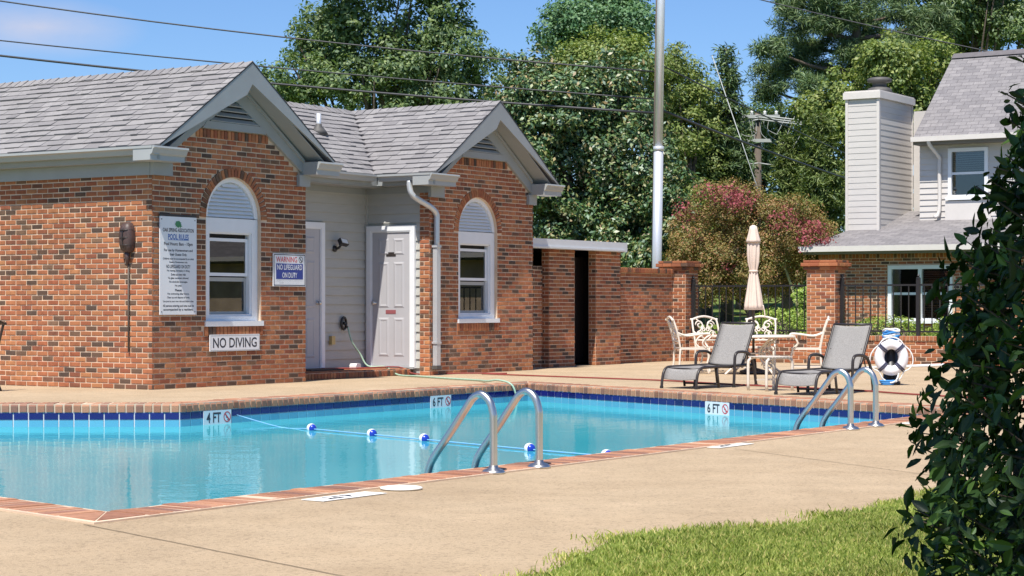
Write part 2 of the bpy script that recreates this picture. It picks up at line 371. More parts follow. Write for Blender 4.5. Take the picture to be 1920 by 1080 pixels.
def np_mesh(name, V, F, mat, smooth=False):
    """fast mesh from numpy vertex (n,3) and face (m,k) arrays"""
    me = bpy.data.meshes.new(name); k = F.shape[1]
    me.vertices.add(len(V)); me.vertices.foreach_set('co', np.ascontiguousarray(V, np.float32).ravel())
    me.loops.add(F.size); me.loops.foreach_set('vertex_index', np.ascontiguousarray(F, np.int32).ravel())
    me.polygons.add(len(F)); me.polygons.foreach_set('loop_start', np.arange(0, F.size, k, dtype=np.int32))
    if smooth: me.polygons.foreach_set('use_smooth', np.ones(len(F), bool))
    me.update(calc_edges=True); me.validate()
    if mat: me.materials.append(MATS[mat])
    return me

def project(p):
    return (960 + 3686 * p.x / p.y, 572 + 3686 * (1 - p.z) / p.y) if p.y > .5 else (-999, -999)
EYE = Vector((0, 0, 1))
def field(parent, root_m, name, pieces, templates, mat, limit, rest_name):
    """pieces: (matrix in the root's frame, template index); front of a template faces local -Y.
    The ones that show largest become objects of their own; the rest are joined."""
    scored = []
    for M, ti in pieces:
        Mw = root_m @ M; p = Mw.translation; x, y = project(p); q = EYE - p; d = q.length
        nrm = (Mw.to_3x3() @ Vector((0, -1, 0))).normalized(); fc = nrm.dot(q) / d
        vis = -20 < x < 1940 and -20 < y < 1100 and fc > .02
        sx = Mw.to_3x3().col[0].length * Mw.to_3x3().col[2].length
        scored.append((sx * fc / d ** 2 if vis else -1, M, ti))
    scored.sort(key=lambda e: -e[0])
    meshes = [t.mesh(name, mat) for t in templates]
    k = 0
    for sc_, M, ti in scored:
        if sc_ < 0 or k >= limit: break
        o = bpy.data.objects.new(name, meshes[ti]); COL.objects.link(o); o.parent = parent; o.matrix_basis = M; k += 1
    rest = scored[k:]
    if rest:
        mb = MB()
        for _, M, ti in rest:
            t = templates[ti]; mb.add([M @ Vector(v) for v in t.v], t.f)
        me = bpy.data.meshes.new(rest_name); me.from_pydata(mb.v, [], mb.f); me.update(); me.materials.append(MATS[mat])
        o = bpy.data.objects.new(rest_name, me); COL.objects.link(o); o.parent = parent; o['kind'] = 'stuff'
def brick_template(j):
    """unit brick: 1 x 1 front, front face at y=-1, back at 0, worn edges"""
    r = random.Random(j); q = lambda a: r.uniform(-a, a)
    cx, cz = .035, .10
    b = [(-.5, 0, -.5), (.5, 0, -.5), (.5, 0, .5), (-.5, 0, .5)]
    mid = [(-.5 + q(.006), -.55, -.5 + q(.03)), (.5 + q(.006), -.55, -.5 + q(.03)), (.5 + q(.006), -.55, .5 + q(.03)), (-.5 + q(.006), -.55, .5 + q(.03))]
    fr = [(-.5 + cx + q(.015), -1, -.5 + cz + q(.05)), (.5 - cx + q(.015), -1, -.5 + cz + q(.05)), (.5 - cx + q(.015), -1, .5 - cz + q(.05)), (-.5 + cx + q(.015), -1, .5 - cz + q(.05))]
    mb = MB(); mb.v = b + mid + fr
    for i in range(4):
        k = (i + 1) % 4; mb.f += [(i, k, 4 + k, 4 + i), (4 + i, 4 + k, 8 + k, 8 + i)]
    mb.f.append((8, 9, 10, 11)); return mb
BRICKS = [brick_template(i) for i in range(5)]
def bM(x, y, z, yaw, L, H, D=.012, roll=0.):
    return Matrix.Translation((x, y, z)) @ Matrix.Rotation(yaw, 4, 'Z') @ Matrix.Rotation(roll, 4, 'Y') @ Matrix.Diagonal((L, D, H, 1))
def courses(fn, z0, z1, spans, yaw, row=.062, pitch=.185, joint=.0145, u0=0., half=True):
    """running-bond bricks. fn(u) -> (x, y) of the core face; spans(zlo, zhi) -> list of (ua, ub)"""
    out = []; nrow = int(round((z1 - z0) / row)); rw = (z1 - z0) / nrow
    for i in range(nrow):
        za = z0 + i * rw; zc = za + rw / 2
        for (ua, ub) in spans(za, za + rw):
            if ub - ua < .03: continue
            s = u0 + (pitch / 2 if (i % 2 and half) else 0); k0 = math.floor((ua - s) / pitch); u = s + k0 * pitch
            while u < ub:
                a = max(u, ua) + joint / 2; b = min(u + pitch, ub) - joint / 2
                if b - a > .022:
                    c = (a + b) / 2; x, y = fn(c)
                    out.append((bM(x, y, zc + random.uniform(-.0015, .0015), yaw, b - a, rw - joint, .007 + random.uniform(-.001, .003), random.uniform(-.008, .008)), random.randrange(5)))
                u += pitch
    return out
def minus(spans, a, b):
    out = []
    for (p, q) in spans:
        if b <= p or a >= q: out.append((p, q)); continue
        if a > p: out.append((p, a))
        if b < q: out.append((b, q))
    return out

# ------------------------------------------------------------------ lettering (made first, while the scene is small)
def text_mesh(body, w, h, mat, bold=0.):
    cu = bpy.data.curves.new('lettering', 'FONT'); cu.body = body; cu.size = 1; cu.align_x = 'CENTER'; cu.align_y = 'CENTER'
    cu.offset = bold; cu.resolution_u = 3
    o = bpy.data.objects.new('lettering_tmp', cu); COL.objects.link(o)
    dg = bpy.context.evaluated_depsgraph_get(); me = bpy.data.meshes.new_from_object(o.evaluated_get(dg))
    bpy.data.objects.remove(o); co = np.zeros(len(me.vertices) * 3, np.float32); me.vertices.foreach_get('co', co); co = co.reshape(-1, 3)
    lo = co.min(0); hi = co.max(0); c = (lo + hi) / 2
    out = np.zeros_like(co); out[:, 0] = (co[:, 0] - c[0]) / max(hi[0] - lo[0], 1e-6) * w; out[:, 2] = (co[:, 1] - c[1]) / max(hi[1] - lo[1], 1e-6) * h
    me.vertices.foreach_set('co', out.ravel()); me.update(); me.materials.clear(); me.materials.append(MATS[mat]); me.name = 'lettering'
    return me
def put_text(parent, body, x, z, w, h, mat, y=-.012, bold=0.):
    o = bpy.data.objects.new('lettering', text_mesh(body, w, h, mat, bold)); COL.objects.link(o); o.parent = parent; o.location = (x, y, z); return o
def no_diving(parent, x, z, r, y, m1='ink_black', m2='ink_red', name='no_diving_symbol'):
    """ring with a bar across a small diving figure, facing -Y"""
    mb = MB(); ring = [(x + r * math.cos(a), y, z + r * math.sin(a)) for a in np.linspace(0, 2 * math.pi, 24, endpoint=False)]
    inn = [(x + r * .80 * math.cos(a), y, z + r * .80 * math.sin(a)) for a in np.linspace(0, 2 * math.pi, 24, endpoint=False)]
    mb.add(ring + inn, [(i, (i + 1) % 24, 24 + (i + 1) % 24, 24 + i) for i in range(24)])
    d = r * .62; e = r * .09
    mb.add([(x - d - e, y, z + d - e), (x - d + e, y, z + d + e), (x + d + e, y, z - d + e), (x + d - e, y, z - d - e)], [(0, 1, 2, 3)])
    o = mb.build(name, m2, parent)
    f = MB(); f.add([(x - .35 * r, y + .001, z - .1 * r), (x - .2 * r, y + .001, z + .1 * r), (x + .45 * r, y + .001, z - .3 * r), (x + .35 * r, y + .001, z - .45 * r)], [(0, 1, 2, 3)])
    f.add([(x + .2 * r + .14 * r * math.cos(a), y + .001, z - .55 * r + .14 * r * math.sin(a)) for a in np.linspace(0, 6.283, 8, endpoint=False)], [tuple(range(8))])
    f.build('diver_figure', m1, parent)

def sign_root(name, label, t, z): return thing(name, label, 'sign', W(t, -.016, z), TH)
def board(parent, w, h, mat, d=.012, name='board'):
    return MB().box(-w / 2, w / 2, -d, 0, -h / 2, h / 2).build(name, mat, parent)

sg = sign_root('pool_rules_sign', 'tall white pool rules sign on the brick gable wall beside the arched window', .425, 1.47)
board(sg, .64, 1.17, 'sign_white')
MB().box(-.32, .32, -.006, .0, .585, .615).build('header_strip', 'black_plastic', sg)
lf = MB()
for i in range(7):
    a = i * .9; cx_, cz_ = .045 * math.cos(a) * (.4 + .1 * i), .5 + .028 * math.sin(a) * (.4 + .1 * i)
    lf.add([(cx_ + .035 * math.cos(a + q) * (1 if k % 2 else .55), -.0135 - i * .0004, cz_ + .028 * math.sin(a + q) * (1 if k % 2 else .55)) for k, q in enumerate(np.linspace(0, 6.283, 10, endpoint=False))], [tuple(range(10))])
lf.build('leaf_emblem', 'ink_green', sg)
LINES = [('OAK SPRING ASSOCIATION', .425, .54, .042, 'ink_black'), ('POOL RULES', .345, .36, .060, 'ink_blue'), ('Pool Hours: 8am - 10pm', .255, .50, .046, 'ink_black'),
         ('For use by Homeowners and', .180, .50, .036, 'ink_black'), ('their Guests Only.', .130, .30, .036, 'ink_black'),
         ('Children must be accompanied by an adult', .080, .54, .026, 'ink_black'), ('Guests of homeowners only.', .040, .32, .024, 'ink_black'),
         ('NO LIFEGUARD ON DUTY', -.010, .42, .038, 'ink_black'), ('No running, horseplay or diving.', -.062, .40, .026, 'ink_black'),
         ('Swim at own risk', -.105, .26, .026, 'ink_black'), ('No glass containers allowed.', -.150, .36, .026, 'ink_black'), ('No alcoholic beverages.', -.195, .32, .026, 'ink_black'),
         ('No pets.', -.240, .12, .026, 'ink_black'), ('Please:', -.292, .12, .026, 'ink_black'), ('No swimming after hours.', -.338, .38, .026, 'ink_black'),
         ('Clean up and dispose of trash.', -.382, .40, .026, 'ink_black'), ('Use pool at your own risk and follow rules.', -.428, .54, .026, 'ink_black'),
         ('All persons entering pool area must be', -.482, .54, .032, 'ink_black'), ('accompanied by a resident.', -.527, .52, .032, 'ink_black')]
for body, z, w, h, mt in LINES: put_text(sg, body, 0, z, w, h * 1.12, mt, -.0125, .03)
MB().box(-.18, .18, -.0135, -.012, .305, .311).build('underline', 'ink_blue', sg)
for x_ in (-.29, .29):
    for z_ in (-.55, .55): MB().lathe([(.008, 0), (.006, .004)], 8).build('screw', 'black_plastic', sg).matrix_basis = Matrix.Translation((x_, -.012, z_)) @ Matrix.Rotation(R(90), 4, 'X')

sg = sign_root('warning_sign', 'red white and blue warning sign by the recessed grey door', 2.51, 1.45)
board(sg, .65, .42, 'sign_white')
fb = MB(); fb.plate([(-.315, -.20), (.315, -.20), (.315, .20), (-.315, .20)], [[(-.305, -.19), (.305, -.19), (.305, .19), (-.305, .19)]], lambda u, v, d: (u, d, v), -.0135, -.012); fb.build('border', 'ink_black', sg)
MB().box(-.27, .27, -.0135, -.012, -.118, .082).build('blue_panel', 'ink_navy', sg)
put_text(sg, 'WARNING', -.06, .135, .42, .072, 'ink_red', -.0137, .01); no_diving(sg, .225, .135, .042, -.0137, 'ink_black', 'ink_black', 'prohibition_symbol')
put_text(sg, 'NO LIFEGUARD', 0, .036, .50, .068, 'sign_white', -.015, .012); put_text(sg, 'ON DUTY', 0, -.066, .30, .068, 'sign_white', -.015, .012)
put_text(sg, 'CHILDREN SHOULD NOT USE POOL WITHOUT ADULT', 0, -.142, .52, .018, 'ink_black'); put_text(sg, 'SUPERVISION AT ALL TIMES', 0, -.168, .40, .015, 'ink_black')

sg = sign_root('no_diving_sign', 'white sign with black NO DIVING letters under the arched window', 1.452, .535)
board(sg, .93, .205, 'sign_white'); put_text(sg, 'NO DIVING', 0, 0, .82, .125, 'ink_black', -.0125, .018)
fb = MB(); fb.plate([(-.455, -.093), (.455, -.093), (.455, .093), (-.455, .093)], [[(-.45, -.088), (.45, -.088), (.45, .088), (-.45, .088)]], lambda u, v, d: (u, d, v), -.0132, -.012); fb.build('border', 'gutter_metal', sg)

TXT = {k: text_mesh(k, .30, .105, 'ink_black', .02) for k in ('4 FT', '6 FT')}
DECKTXT = text_mesh('4 FT', .22, .09, 'ink_black', .02)

# ------------------------------------------------------------------ ground
def terr(x, y): return -.10 if y < 36 else -.10 + 1.5 * max(0., min(1., (y - 36) / 45)) ** 1.3
gx = np.concatenate([np.linspace(-160, -17, 24), np.arange(-16, 17, 1.), np.linspace(18, 160, 24)]); gy = np.concatenate([np.linspace(-30, -1, 8), np.arange(0, 36, 1.), np.linspace(37, 90, 28), np.linspace(100, 420, 12)])
V = np.array([(x, y, terr(x, y)) for y in gy for x in gx]); nx_ = len(gx)
F = np.array([(j * nx_ + i, j * nx_ + i + 1, (j + 1) * nx_ + i + 1, (j + 1) * nx_ + i) for j in range(len(gy) - 1) for i in range(nx_ - 1)])
def under_deck(f):
    for k in f:
        q = Vector(V[k]) - C0; t_, s_ = q.dot(A), q.dot(B)
        if not (-13.9 < t_ < 14.2 and -15.4 < s_ < 3.9): return False
    return True
F = np.array([f for f in F if not under_deck(f)])               # the slab and the basin take the place of the soil
g_ = bpy.data.objects.new('ground', np_mesh('ground', V, F, 'lawn', True)); COL.objects.link(g_); g_['kind'] = 'structure'

# ------------------------------------------------------------------ pool and deck
POOL = [Vector((-1.944, 9.43)), Vector((4.365, 18.68)), Vector((.204, 25.07)), Vector((-3.33, 19.70)), Vector((-9.2, 19.55)), Vector((-9.2, 16.95))]
def offset_poly(P, d):
    """grow a counter-clockwise polygon by d"""
    out = []; n = len(P)
    for i in range(n):
        a, b, c = P[i - 1], P[i], P[(i + 1) % n]; e1 = (b - a).normalized(); e2 = (c - b).normalized()
        n1 = Vector((e1.y, -e1.x)); n2 = Vector((e2.y, -e2.x)); k = (n1 + n2); out.append(b + k * (d / (1 + n1.dot(n2))))
    return out
CW = .27
POUT = offset_poly(POOL, CW)
deck = MB(); dloc = [(-14, -15.5), (14.35, -15.5), (14.35, 4), (-14, 4)]
dl = [(W(t, s).x, W(t, s).y) for t, s in dloc]
deck.plate(dl, [[(p.x, p.y) for p in POUT]], lambda u, v, d: (u, v, d), 0., -.3)
dk = deck.build('pool_deck', 'concrete'); dk['kind'] = 'structure'
# control joints sawn in the deck: thin dark strips let in 1 mm proud of the slab
for (a, b) in (((-1.95, 8.95), (-.2, 6.7)), ((1.55, 13.65), (2.9, 10.5)), ((-6.3, 12.6), (-9.2, 9.2))):
    a = Vector((*a, 0)); b = Vector((*b, 0)); d = (b - a).normalized(); q = Vector((-d.y, d.x, 0)) * .0035
    mb = MB(); n_ = 14
    pts = [a.lerp(b, i / n_) + q * (random.uniform(-.8, .8)) for i in range(n_ + 1)]
    for i in range(n_): mb.add([pts[i] - q + Vector((0, 0, .003)), pts[i + 1] - q + Vector((0, 0, .003)), pts[i + 1] + q + Vector((0, 0, .003)), pts[i] + q + Vector((0, 0, .003))], [(0, 1, 2, 3)])
    mb.build('deck_joint', 'soil', dk)

pool = thing('swimming_pool', 'turquoise swimming pool with brick coping and navy waterline tiles', 'pool')
bs = MB(); n_ = len(POOL); zf = -1.35
bs.add([(p.x, p.y, -.05) for p in POOL] + [(p.x, p.y, zf) for p in POOL], [(i, (i + 1) % n_, n_ + (i + 1) % n_, n_ + i) for i in range(n_)])
tri = tessellate_polygon([[Vector((p.x, p.y, 0)) for p in POOL]]); bs.add([(p.x, p.y, zf) for p in POOL], [tuple(t) for t in tri])
bs.build('basin', 'plaster', pool)
for i, (w, z0) in enumerate(((.42, -.36), (.84, -.62), (1.26, -.90))):       # entry steps along the shallow end
    a, b = POOL[4], POOL[3]; d = (b - a).normalized(); q = Vector((d.y, -d.x)) * w; b2 = a + d * ((b - a).length - .55)
    mb = MB(); P4 = [a, a + q, b2 + q, b2]
    mb.prism([(p.x, p.y) for p in P4], lambda u, v, d_: (u, v, d_), zf, z0); mb.build('step', 'plaster', pool)
# coping bed, coping bricks, tiles
bed = MB(); bed.plate([(p.x, p.y) for p in offset_poly(POOL, CW + .028)], [[(p.x, p.y) for p in offset_poly(POOL, -.004)]], lambda u, v, d: (u, v, d), .0095, -.073); bed.build('mortar_bed', 'mortar', pool)
cop = []; tiles_n = []; tiles_b = []
WZ = -.220
for i in range(n_):
    a, b = POOL[i], POOL[(i + 1) % n_]; L_ = (b - a).length; d = (b - a) / L_; nrm = Vector((d.y, -d.x))   # outward
    yaw = math.atan2(d.y, d.x)
    k = int(L_ / .088); pw = L_ / k
    for j in range(k):
        c = a + d * ((j + .5) * pw) + nrm * (CW / 2)
        # brick on edge: top faces up; template front (-Y) turned up
        M = Matrix.Translation((c.x, c.y, -.03 + random.uniform(-.003, .003))) @ Matrix.Rotation(yaw + random.uniform(-.015, .015), 4, 'Z') @ Matrix.Diagonal((pw - .020, CW + .03, .085, 1))
        cop.append((M, random.randrange(4)))
    k = int(L_ / .150); tw = L_ / k; inw = math.atan2(-nrm.y, -nrm.x)
    for j in range(k):
        c = a + d * ((j + .5) * tw)
        yw = math.atan2(d.y, d.x) + math.pi            # front of the tile faces the water
        for (zt, lst) in ((-.113, tiles_n), (-.189, tiles_b)):
            lst.append((Matrix.Translation((c.x, c.y, zt)) @ Matrix.Rotation(yw, 4, 'Z') @ Matrix.Diagonal((tw - .008, .010, .070, 1)), 0))
for i in range(n_):
    if i == 3: continue                                   # the corner that turns the other way
    p, o_ = POOL[i], POUT[i]; e1 = (POOL[i] - POOL[i - 1]).normalized(); e2 = (POOL[(i + 1) % n_] - POOL[i]).normalized()
    q1 = p + Vector((e1.y, -e1.x)) * CW; q2 = p + Vector((e2.y, -e2.x)) * CW
    for tri_ in ((q1, o_), (o_, q2)):
        ins = [p] + list(tri_); c = sum(ins, Vector((0, 0))) / 3
        MB().prism([tuple(c.lerp(v_, .93)) for v_ in ins], lambda u, v, d: (u, v, d), -.07, .012).build('brick', 'coping_brick', pool)
def coping_template(j):
    r = random.Random(50 + j); q = lambda a: r.uniform(-a, a); mb = MB()
    prof = [(.5, -.5), (.5, .42), (.46, .5), (-.38, .5 + q(.03)), (-.46, .42), (-.5, .22), (-.5, -.5)]     # across the coping (y) and up (z); bullnose on the water side (+y is the pool side)
    prof = [(-y, z) for y, z in prof]
    cx = .06
    mb.prism(prof, lambda u, v, d: (d, u, v), -.5, .5)
    return mb
COPT = [coping_template(i) for i in range(4)]
for i_, (M, ti) in enumerate(cop): pass
def field_up(parent, name, pieces, templates, mat, limit, rest):
    global EYE
    sc = []
    for M, ti in pieces:
        p = M.translation; x, y = project(p); vis = -20 < x < 1960 and y < 1110
        sc.append((1 / p.length ** 2 if vis else -1, M, ti))
    sc.sort(key=lambda e: -e[0]); ms = [t.mesh(name, mat) for t in templates]; k = 0
    for s_, M, ti in sc:
        if s_ < 0 or k >= limit: break
        o = bpy.data.objects.new(name, ms[ti]); COL.objects.link(o); o.parent = parent; o.matrix_basis = M; k += 1
    if sc[k:]:
        mb = MB()
        for _, M, ti in sc[k:]: mb.add([M @ Vector(v) for v in templates[ti].v], templates[ti].f)
        o = mb.build(rest, mat, parent); o['kind'] = 'stuff'
field_up(pool, 'brick', cop, COPT, 'coping_brick', 300, 'coping_bricks')
TILE = MB(); TILE.v = [(-.5, 0, -.5), (.5, 0, -.5), (.5, 0, .5), (-.5, 0, .5), (-.48, -1, -.46), (.48, -1, -.46), (.48, -1, .46), (-.48, -1, .46)]
TILE.f = [(0, 1, 5, 4), (1, 2, 6, 5), (2, 3, 7, 6), (3, 0, 4, 7), (4, 5, 6, 7)]
I4 = Matrix.Identity(4)
# grout band behind the tiles
gb = MB(); PI_ = offset_poly(POOL, -.003)
gb.add([(p.x, p.y, -.076) for p in PI_] + [(p.x, p.y, -.235) for p in PI_], [(i, (i + 1) % n_, n_ + (i + 1) % n_, n_ + i) for i in range(n_)]); gb.build('grout_band', 'paper', pool)
tiles_n = [(Matrix.Translation(Vector((0, 0, 0))) @ M, t) for M, t in tiles_n]
field(pool, I4, 'tile', tiles_n, [TILE], 'tile_navy', 150, 'navy_tiles')
field(pool, I4, 'tile', tiles_b, [TILE], 'tile_blue', 150, 'blue_tiles')
def marker(edge, frac, txt):
    a, b = POOL[edge], POOL[(edge + 1) % n_]; d = (b - a).normalized(); c = a.lerp(b, frac); nr = Vector((-d.y, d.x))
    yw = math.atan2(d.y, d.x) + math.pi; c = c + nr * .011
    o = MB().box(-.21, .21, -.004, .004, -.078, .072).build('depth_marker', 'sign_white', pool)
    o.matrix_basis = Matrix.Translation((c.x, c.y, -.150)) @ Matrix.Rotation(yw, 4, 'Z')
    t_ = bpy.data.objects.new('lettering', TXT[txt]); COL.objects.link(t_); t_.parent = o; t_.location = (-.06, -.0055, 0); t_.scale = (.72, 1, 1)
    no_diving(o, .145, 0, .055, -.0055)
# far edge runs from POOL[2] to POOL[3]; fractions measured from POOL[2]
def frac_at(edge, px_):
    a, b = POOL[edge], POOL[(edge + 1) % n_]; lo, hi = 0., 1.; f = lambda q: 960 + 3686 * a.lerp(b, q).x / a.lerp(b, q).y
    return (px_ - f(0)) / (f(1) - f(0)) if False else min(np.linspace(0, 1, 2001), key=lambda q: abs(f(q) - px_))
marker(2, frac_at(2, 406), '4 FT'); marker(2, frac_at(2, 825), '6 FT'); marker(1, frac_at(1, 1346), '6 FT')

wt = MB(); PW = offset_poly(POOL, .004); tri = tessellate_polygon([[Vector((p.x, p.y, 0)) for p in PW]])
wt.add([(p.x, p.y, WZ) for p in PW], [tuple(t) for t in tri]); wo_ = wt.build('pool_water', 'pool_water'); wo_['kind'] = 'structure'

# ------------------------------------------------------------------ pool house
ph = thing('pool_house', 'red brick pool house with two gables, arched windows and grey shingle roof', 'building', C0, TH)
RM = Matrix.Translation(C0) @ Matrix.Rotation(TH, 4, 'Z')
wall = bpy.data.objects.new('wall', None); COL.objects.link(wall); wall.parent = ph
WA = 2.86; B0, B1 = 5.66, 8.40; RA, RB = 1.43, 7.00; HS = 1.64; ZE = 2.86; ZR = 3.985; PT = (ZR - ZE) / HS; S1 = 1.15
def roof_z(t, ridge): return ZR - PT * abs(t - ridge)
def arch_pts(c, r, zs, k=20): return [(c + r * math.cos(a), zs + r * math.sin(a)) for a in np.linspace(0, math.pi, k)]
def gable_core(t0, t1, ridge, wc, name):
    off = .30; top = 3.30
    tl = ridge - (ZR - off - top) / PT; tr = ridge + (ZR - off - top) / PT
    outer = [(t0, -.02), (t1, -.02), (t1, roof_z(t1, ridge) - off), (tr, top), (tl, top), (t0, roof_z(t0, ridge) - off)]
    hole = [(wc - .51, .745), (wc + .51, .745)] + arch_pts(wc, .51, 2.07)
    mb = MB(); mb.plate(outer, [hole], lambda u, v, d: (u, d, v), 0., .16)
    return mb.build(name, 'mortar', wall)
WCA, WCB = 1.455, 6.895
gable_core(0, WA, RA, WCA, 'mortar_core'); gable_core(B0, B1, RB, WCB, 'mortar_core')
mc = MB(); mc.box(0, .16, .161, 8, -.02, 2.75); mc.build('mortar_core', 'mortar', wall)              # long left wall
mc = MB(); mc.box(WA - .16, WA, .161, S1 + .1, -.02, 2.75); mc.build('mortar_core', 'mortar', wall)
mc = MB(); mc.box(B0, B0 + .16, .161, .17, -.02, 2.75); mc.box(B1 - .16, B1, .161, 6, -.02, 2.75); mc.build('mortar_core', 'mortar', wall)
BF = []
BF += courses(lambda u: (0, u), 0, 2.62, lambda a, b: [(-.012, 6.0)], -math.pi / 2, u0=.06)
def gable_spans(t0, t1, ridge, wc):
    def f(a, b):
        off = .41; top = 3.02
        if a >= top - .001: return []
        h = (ZR - off - (a + b) / 2) / PT
        sp = [(max(t0 - .012, ridge - h), min(t1 + .012, ridge + h))]
        if b > .63 and a < .74: return minus(sp, wc - .56, wc + .56)
        if a >= .70 and a < 2.07: sp = minus(sp, wc - .515, wc + .515)
        if b > 2.07:
            zz = max(2.07, a * .45 + b * .55); r = .630
            if zz - 2.07 < r: w = math.sqrt(r * r - (zz - 2.07) ** 2); sp = minus(sp, wc - w, wc + w)
        return sp
    return f
def gable_bricks(t0, t1, ridge, wc):
    out = courses(lambda u: (u, 0), 0, 3.038, gable_spans(t0, t1, ridge, wc), 0, u0=t0 + .03)
    k = 30                                              # rowlock arch over the window
    for i in range(k):
        a = math.pi * (i + .5) / k; r = .573; out.append((bM(wc + r * math.cos(a), 0, 2.07 + r * math.sin(a), 0, .110, .049, .015, -a), random.randrange(5)))
    for i in range(16):                                 # rowlock sill
        u = wc - .55 + 1.10 * (i + .5) / 16; out.append((bM(u, 0, .680, 0, .058, .116, .02), random.randrange(5)))
    h = (ZR - .37 - 3.15) / PT; n = int(2 * h / .064)    # soldier course under the vent
    for i in range(n): out.append((bM(ridge - h + 2 * h * (i + .5) / n, 0, 3.095, 0, .052, .105, .014), random.randrange(5)))
    return out
BF += gable_bricks(0, WA, RA, WCA) + gable_bricks(B0, B1, RB, WCB)
BF += courses(lambda u: (B0, u), 0, 2.62, lambda a, b: [(-.012, .17)], -math.pi / 2, u0=.0)
BF += courses(lambda u: (B1, u), 0, 2.62, lambda a, b: [(.0, 3.)], math.pi / 2)
field(wall, RM, 'brick', BF, BRICKS, 'brick', 300, 'brickwork')

# siding of the recess, board by board
def siding(parent, fn, u0, u1, z0, z1, gaps, mat='siding', row=.132, th=.024):
    """clapboards: fn(u, d) -> (x, y) with d outward; gaps: (ua, ub, za, zb) left open"""
    n = max(1, int(round((z1 - z0) / row))); rw = (z1 - z0) / n
    for i in range(n):
        za, zb = z0 + i * rw, z0 + (i + 1) * rw; sp = [(u0, u1)]
        for g in gaps:
            if za < g[3] - .01 and zb > g[2] + .01: sp = minus(sp, g[0], g[1])
        for a, b in sp:
            if b - a < .02: continue
            mb = MB(); P = [(th, za), (.004, zb + .004), (-.004, zb + .004), (-.004, za)]
            q = [fn(u, d) + (z,) for u in (a, b) for d, z in P]
            mb.add(q, [(0, 1, 2, 3), (7, 6, 5, 4), (0, 4, 5, 1), (1, 5, 6, 2), (2, 6, 7, 3), (3, 7, 4, 0)]); mb.build('siding_board', mat, parent)
D1 = (3.83, 4.59)                     # recessed grey door on the back wall of the recess
D2 = (.31, 1.02)                      # white door on the side of the right pavilion
FZ = .10                              # raised threshold of the recess
mb = MB(); mb.box(WA, B0 + .4, S1 + .001, S1 + .12, -.02, 2.8); mb.box(B0 + .02, B0 + .14, .171, S1, -.02, 2.8); mb.build('sheathing', 'siding', wall)
siding(wall, lambda u, d: (u, S1 - d), WA, B0 + .018, FZ, 2.70, [(D1[0] - .09, D1[1] + .09, 0, 2.14)])
siding(wall, lambda u, d: (B0 + .02 - d, u), .172, S1 - .018, FZ, 2.70, [(D2[0] - .07, D2[1] + .07, 0, 2.12)])
MB().box(B0 - .012, B0 + .01, S1 - .055, S1 - .002, FZ, 2.68).build('corner_trim', 'siding', wall)
# brick step in the recess
stp = MB().box(WA + .003, B0 - .001, .30, S1 - .002, -.02, FZ - .012).build('recess_step', 'mortar', ph)
rs = [(bM(WA + .05 + .068 * i, .30, FZ / 2 - .008, 0, .056, FZ - .018, .012), random.randrange(5)) for i in range(41)]
field(stp, RM, 'brick', rs, BRICKS, 'brick', 60, 'step_bricks')
tp = []
for r_ in range(4):
    for i in range(41): tp.append((Matrix.Translation((WA + .05 + .068 * i, .40 + .2 * r_, FZ - .012)) @ Matrix.Rotation(R(-90), 4, 'X') @ Matrix.Diagonal((.058, .012, .19, 1)), random.randrange(5)))
mb = MB()
for M, ti in tp: mb.add([M @ Vector(v) for v in BRICKS[ti].v], BRICKS[ti].f)
o = mb.build('paving_bricks', 'brick', stp); o['kind'] = 'stuff'

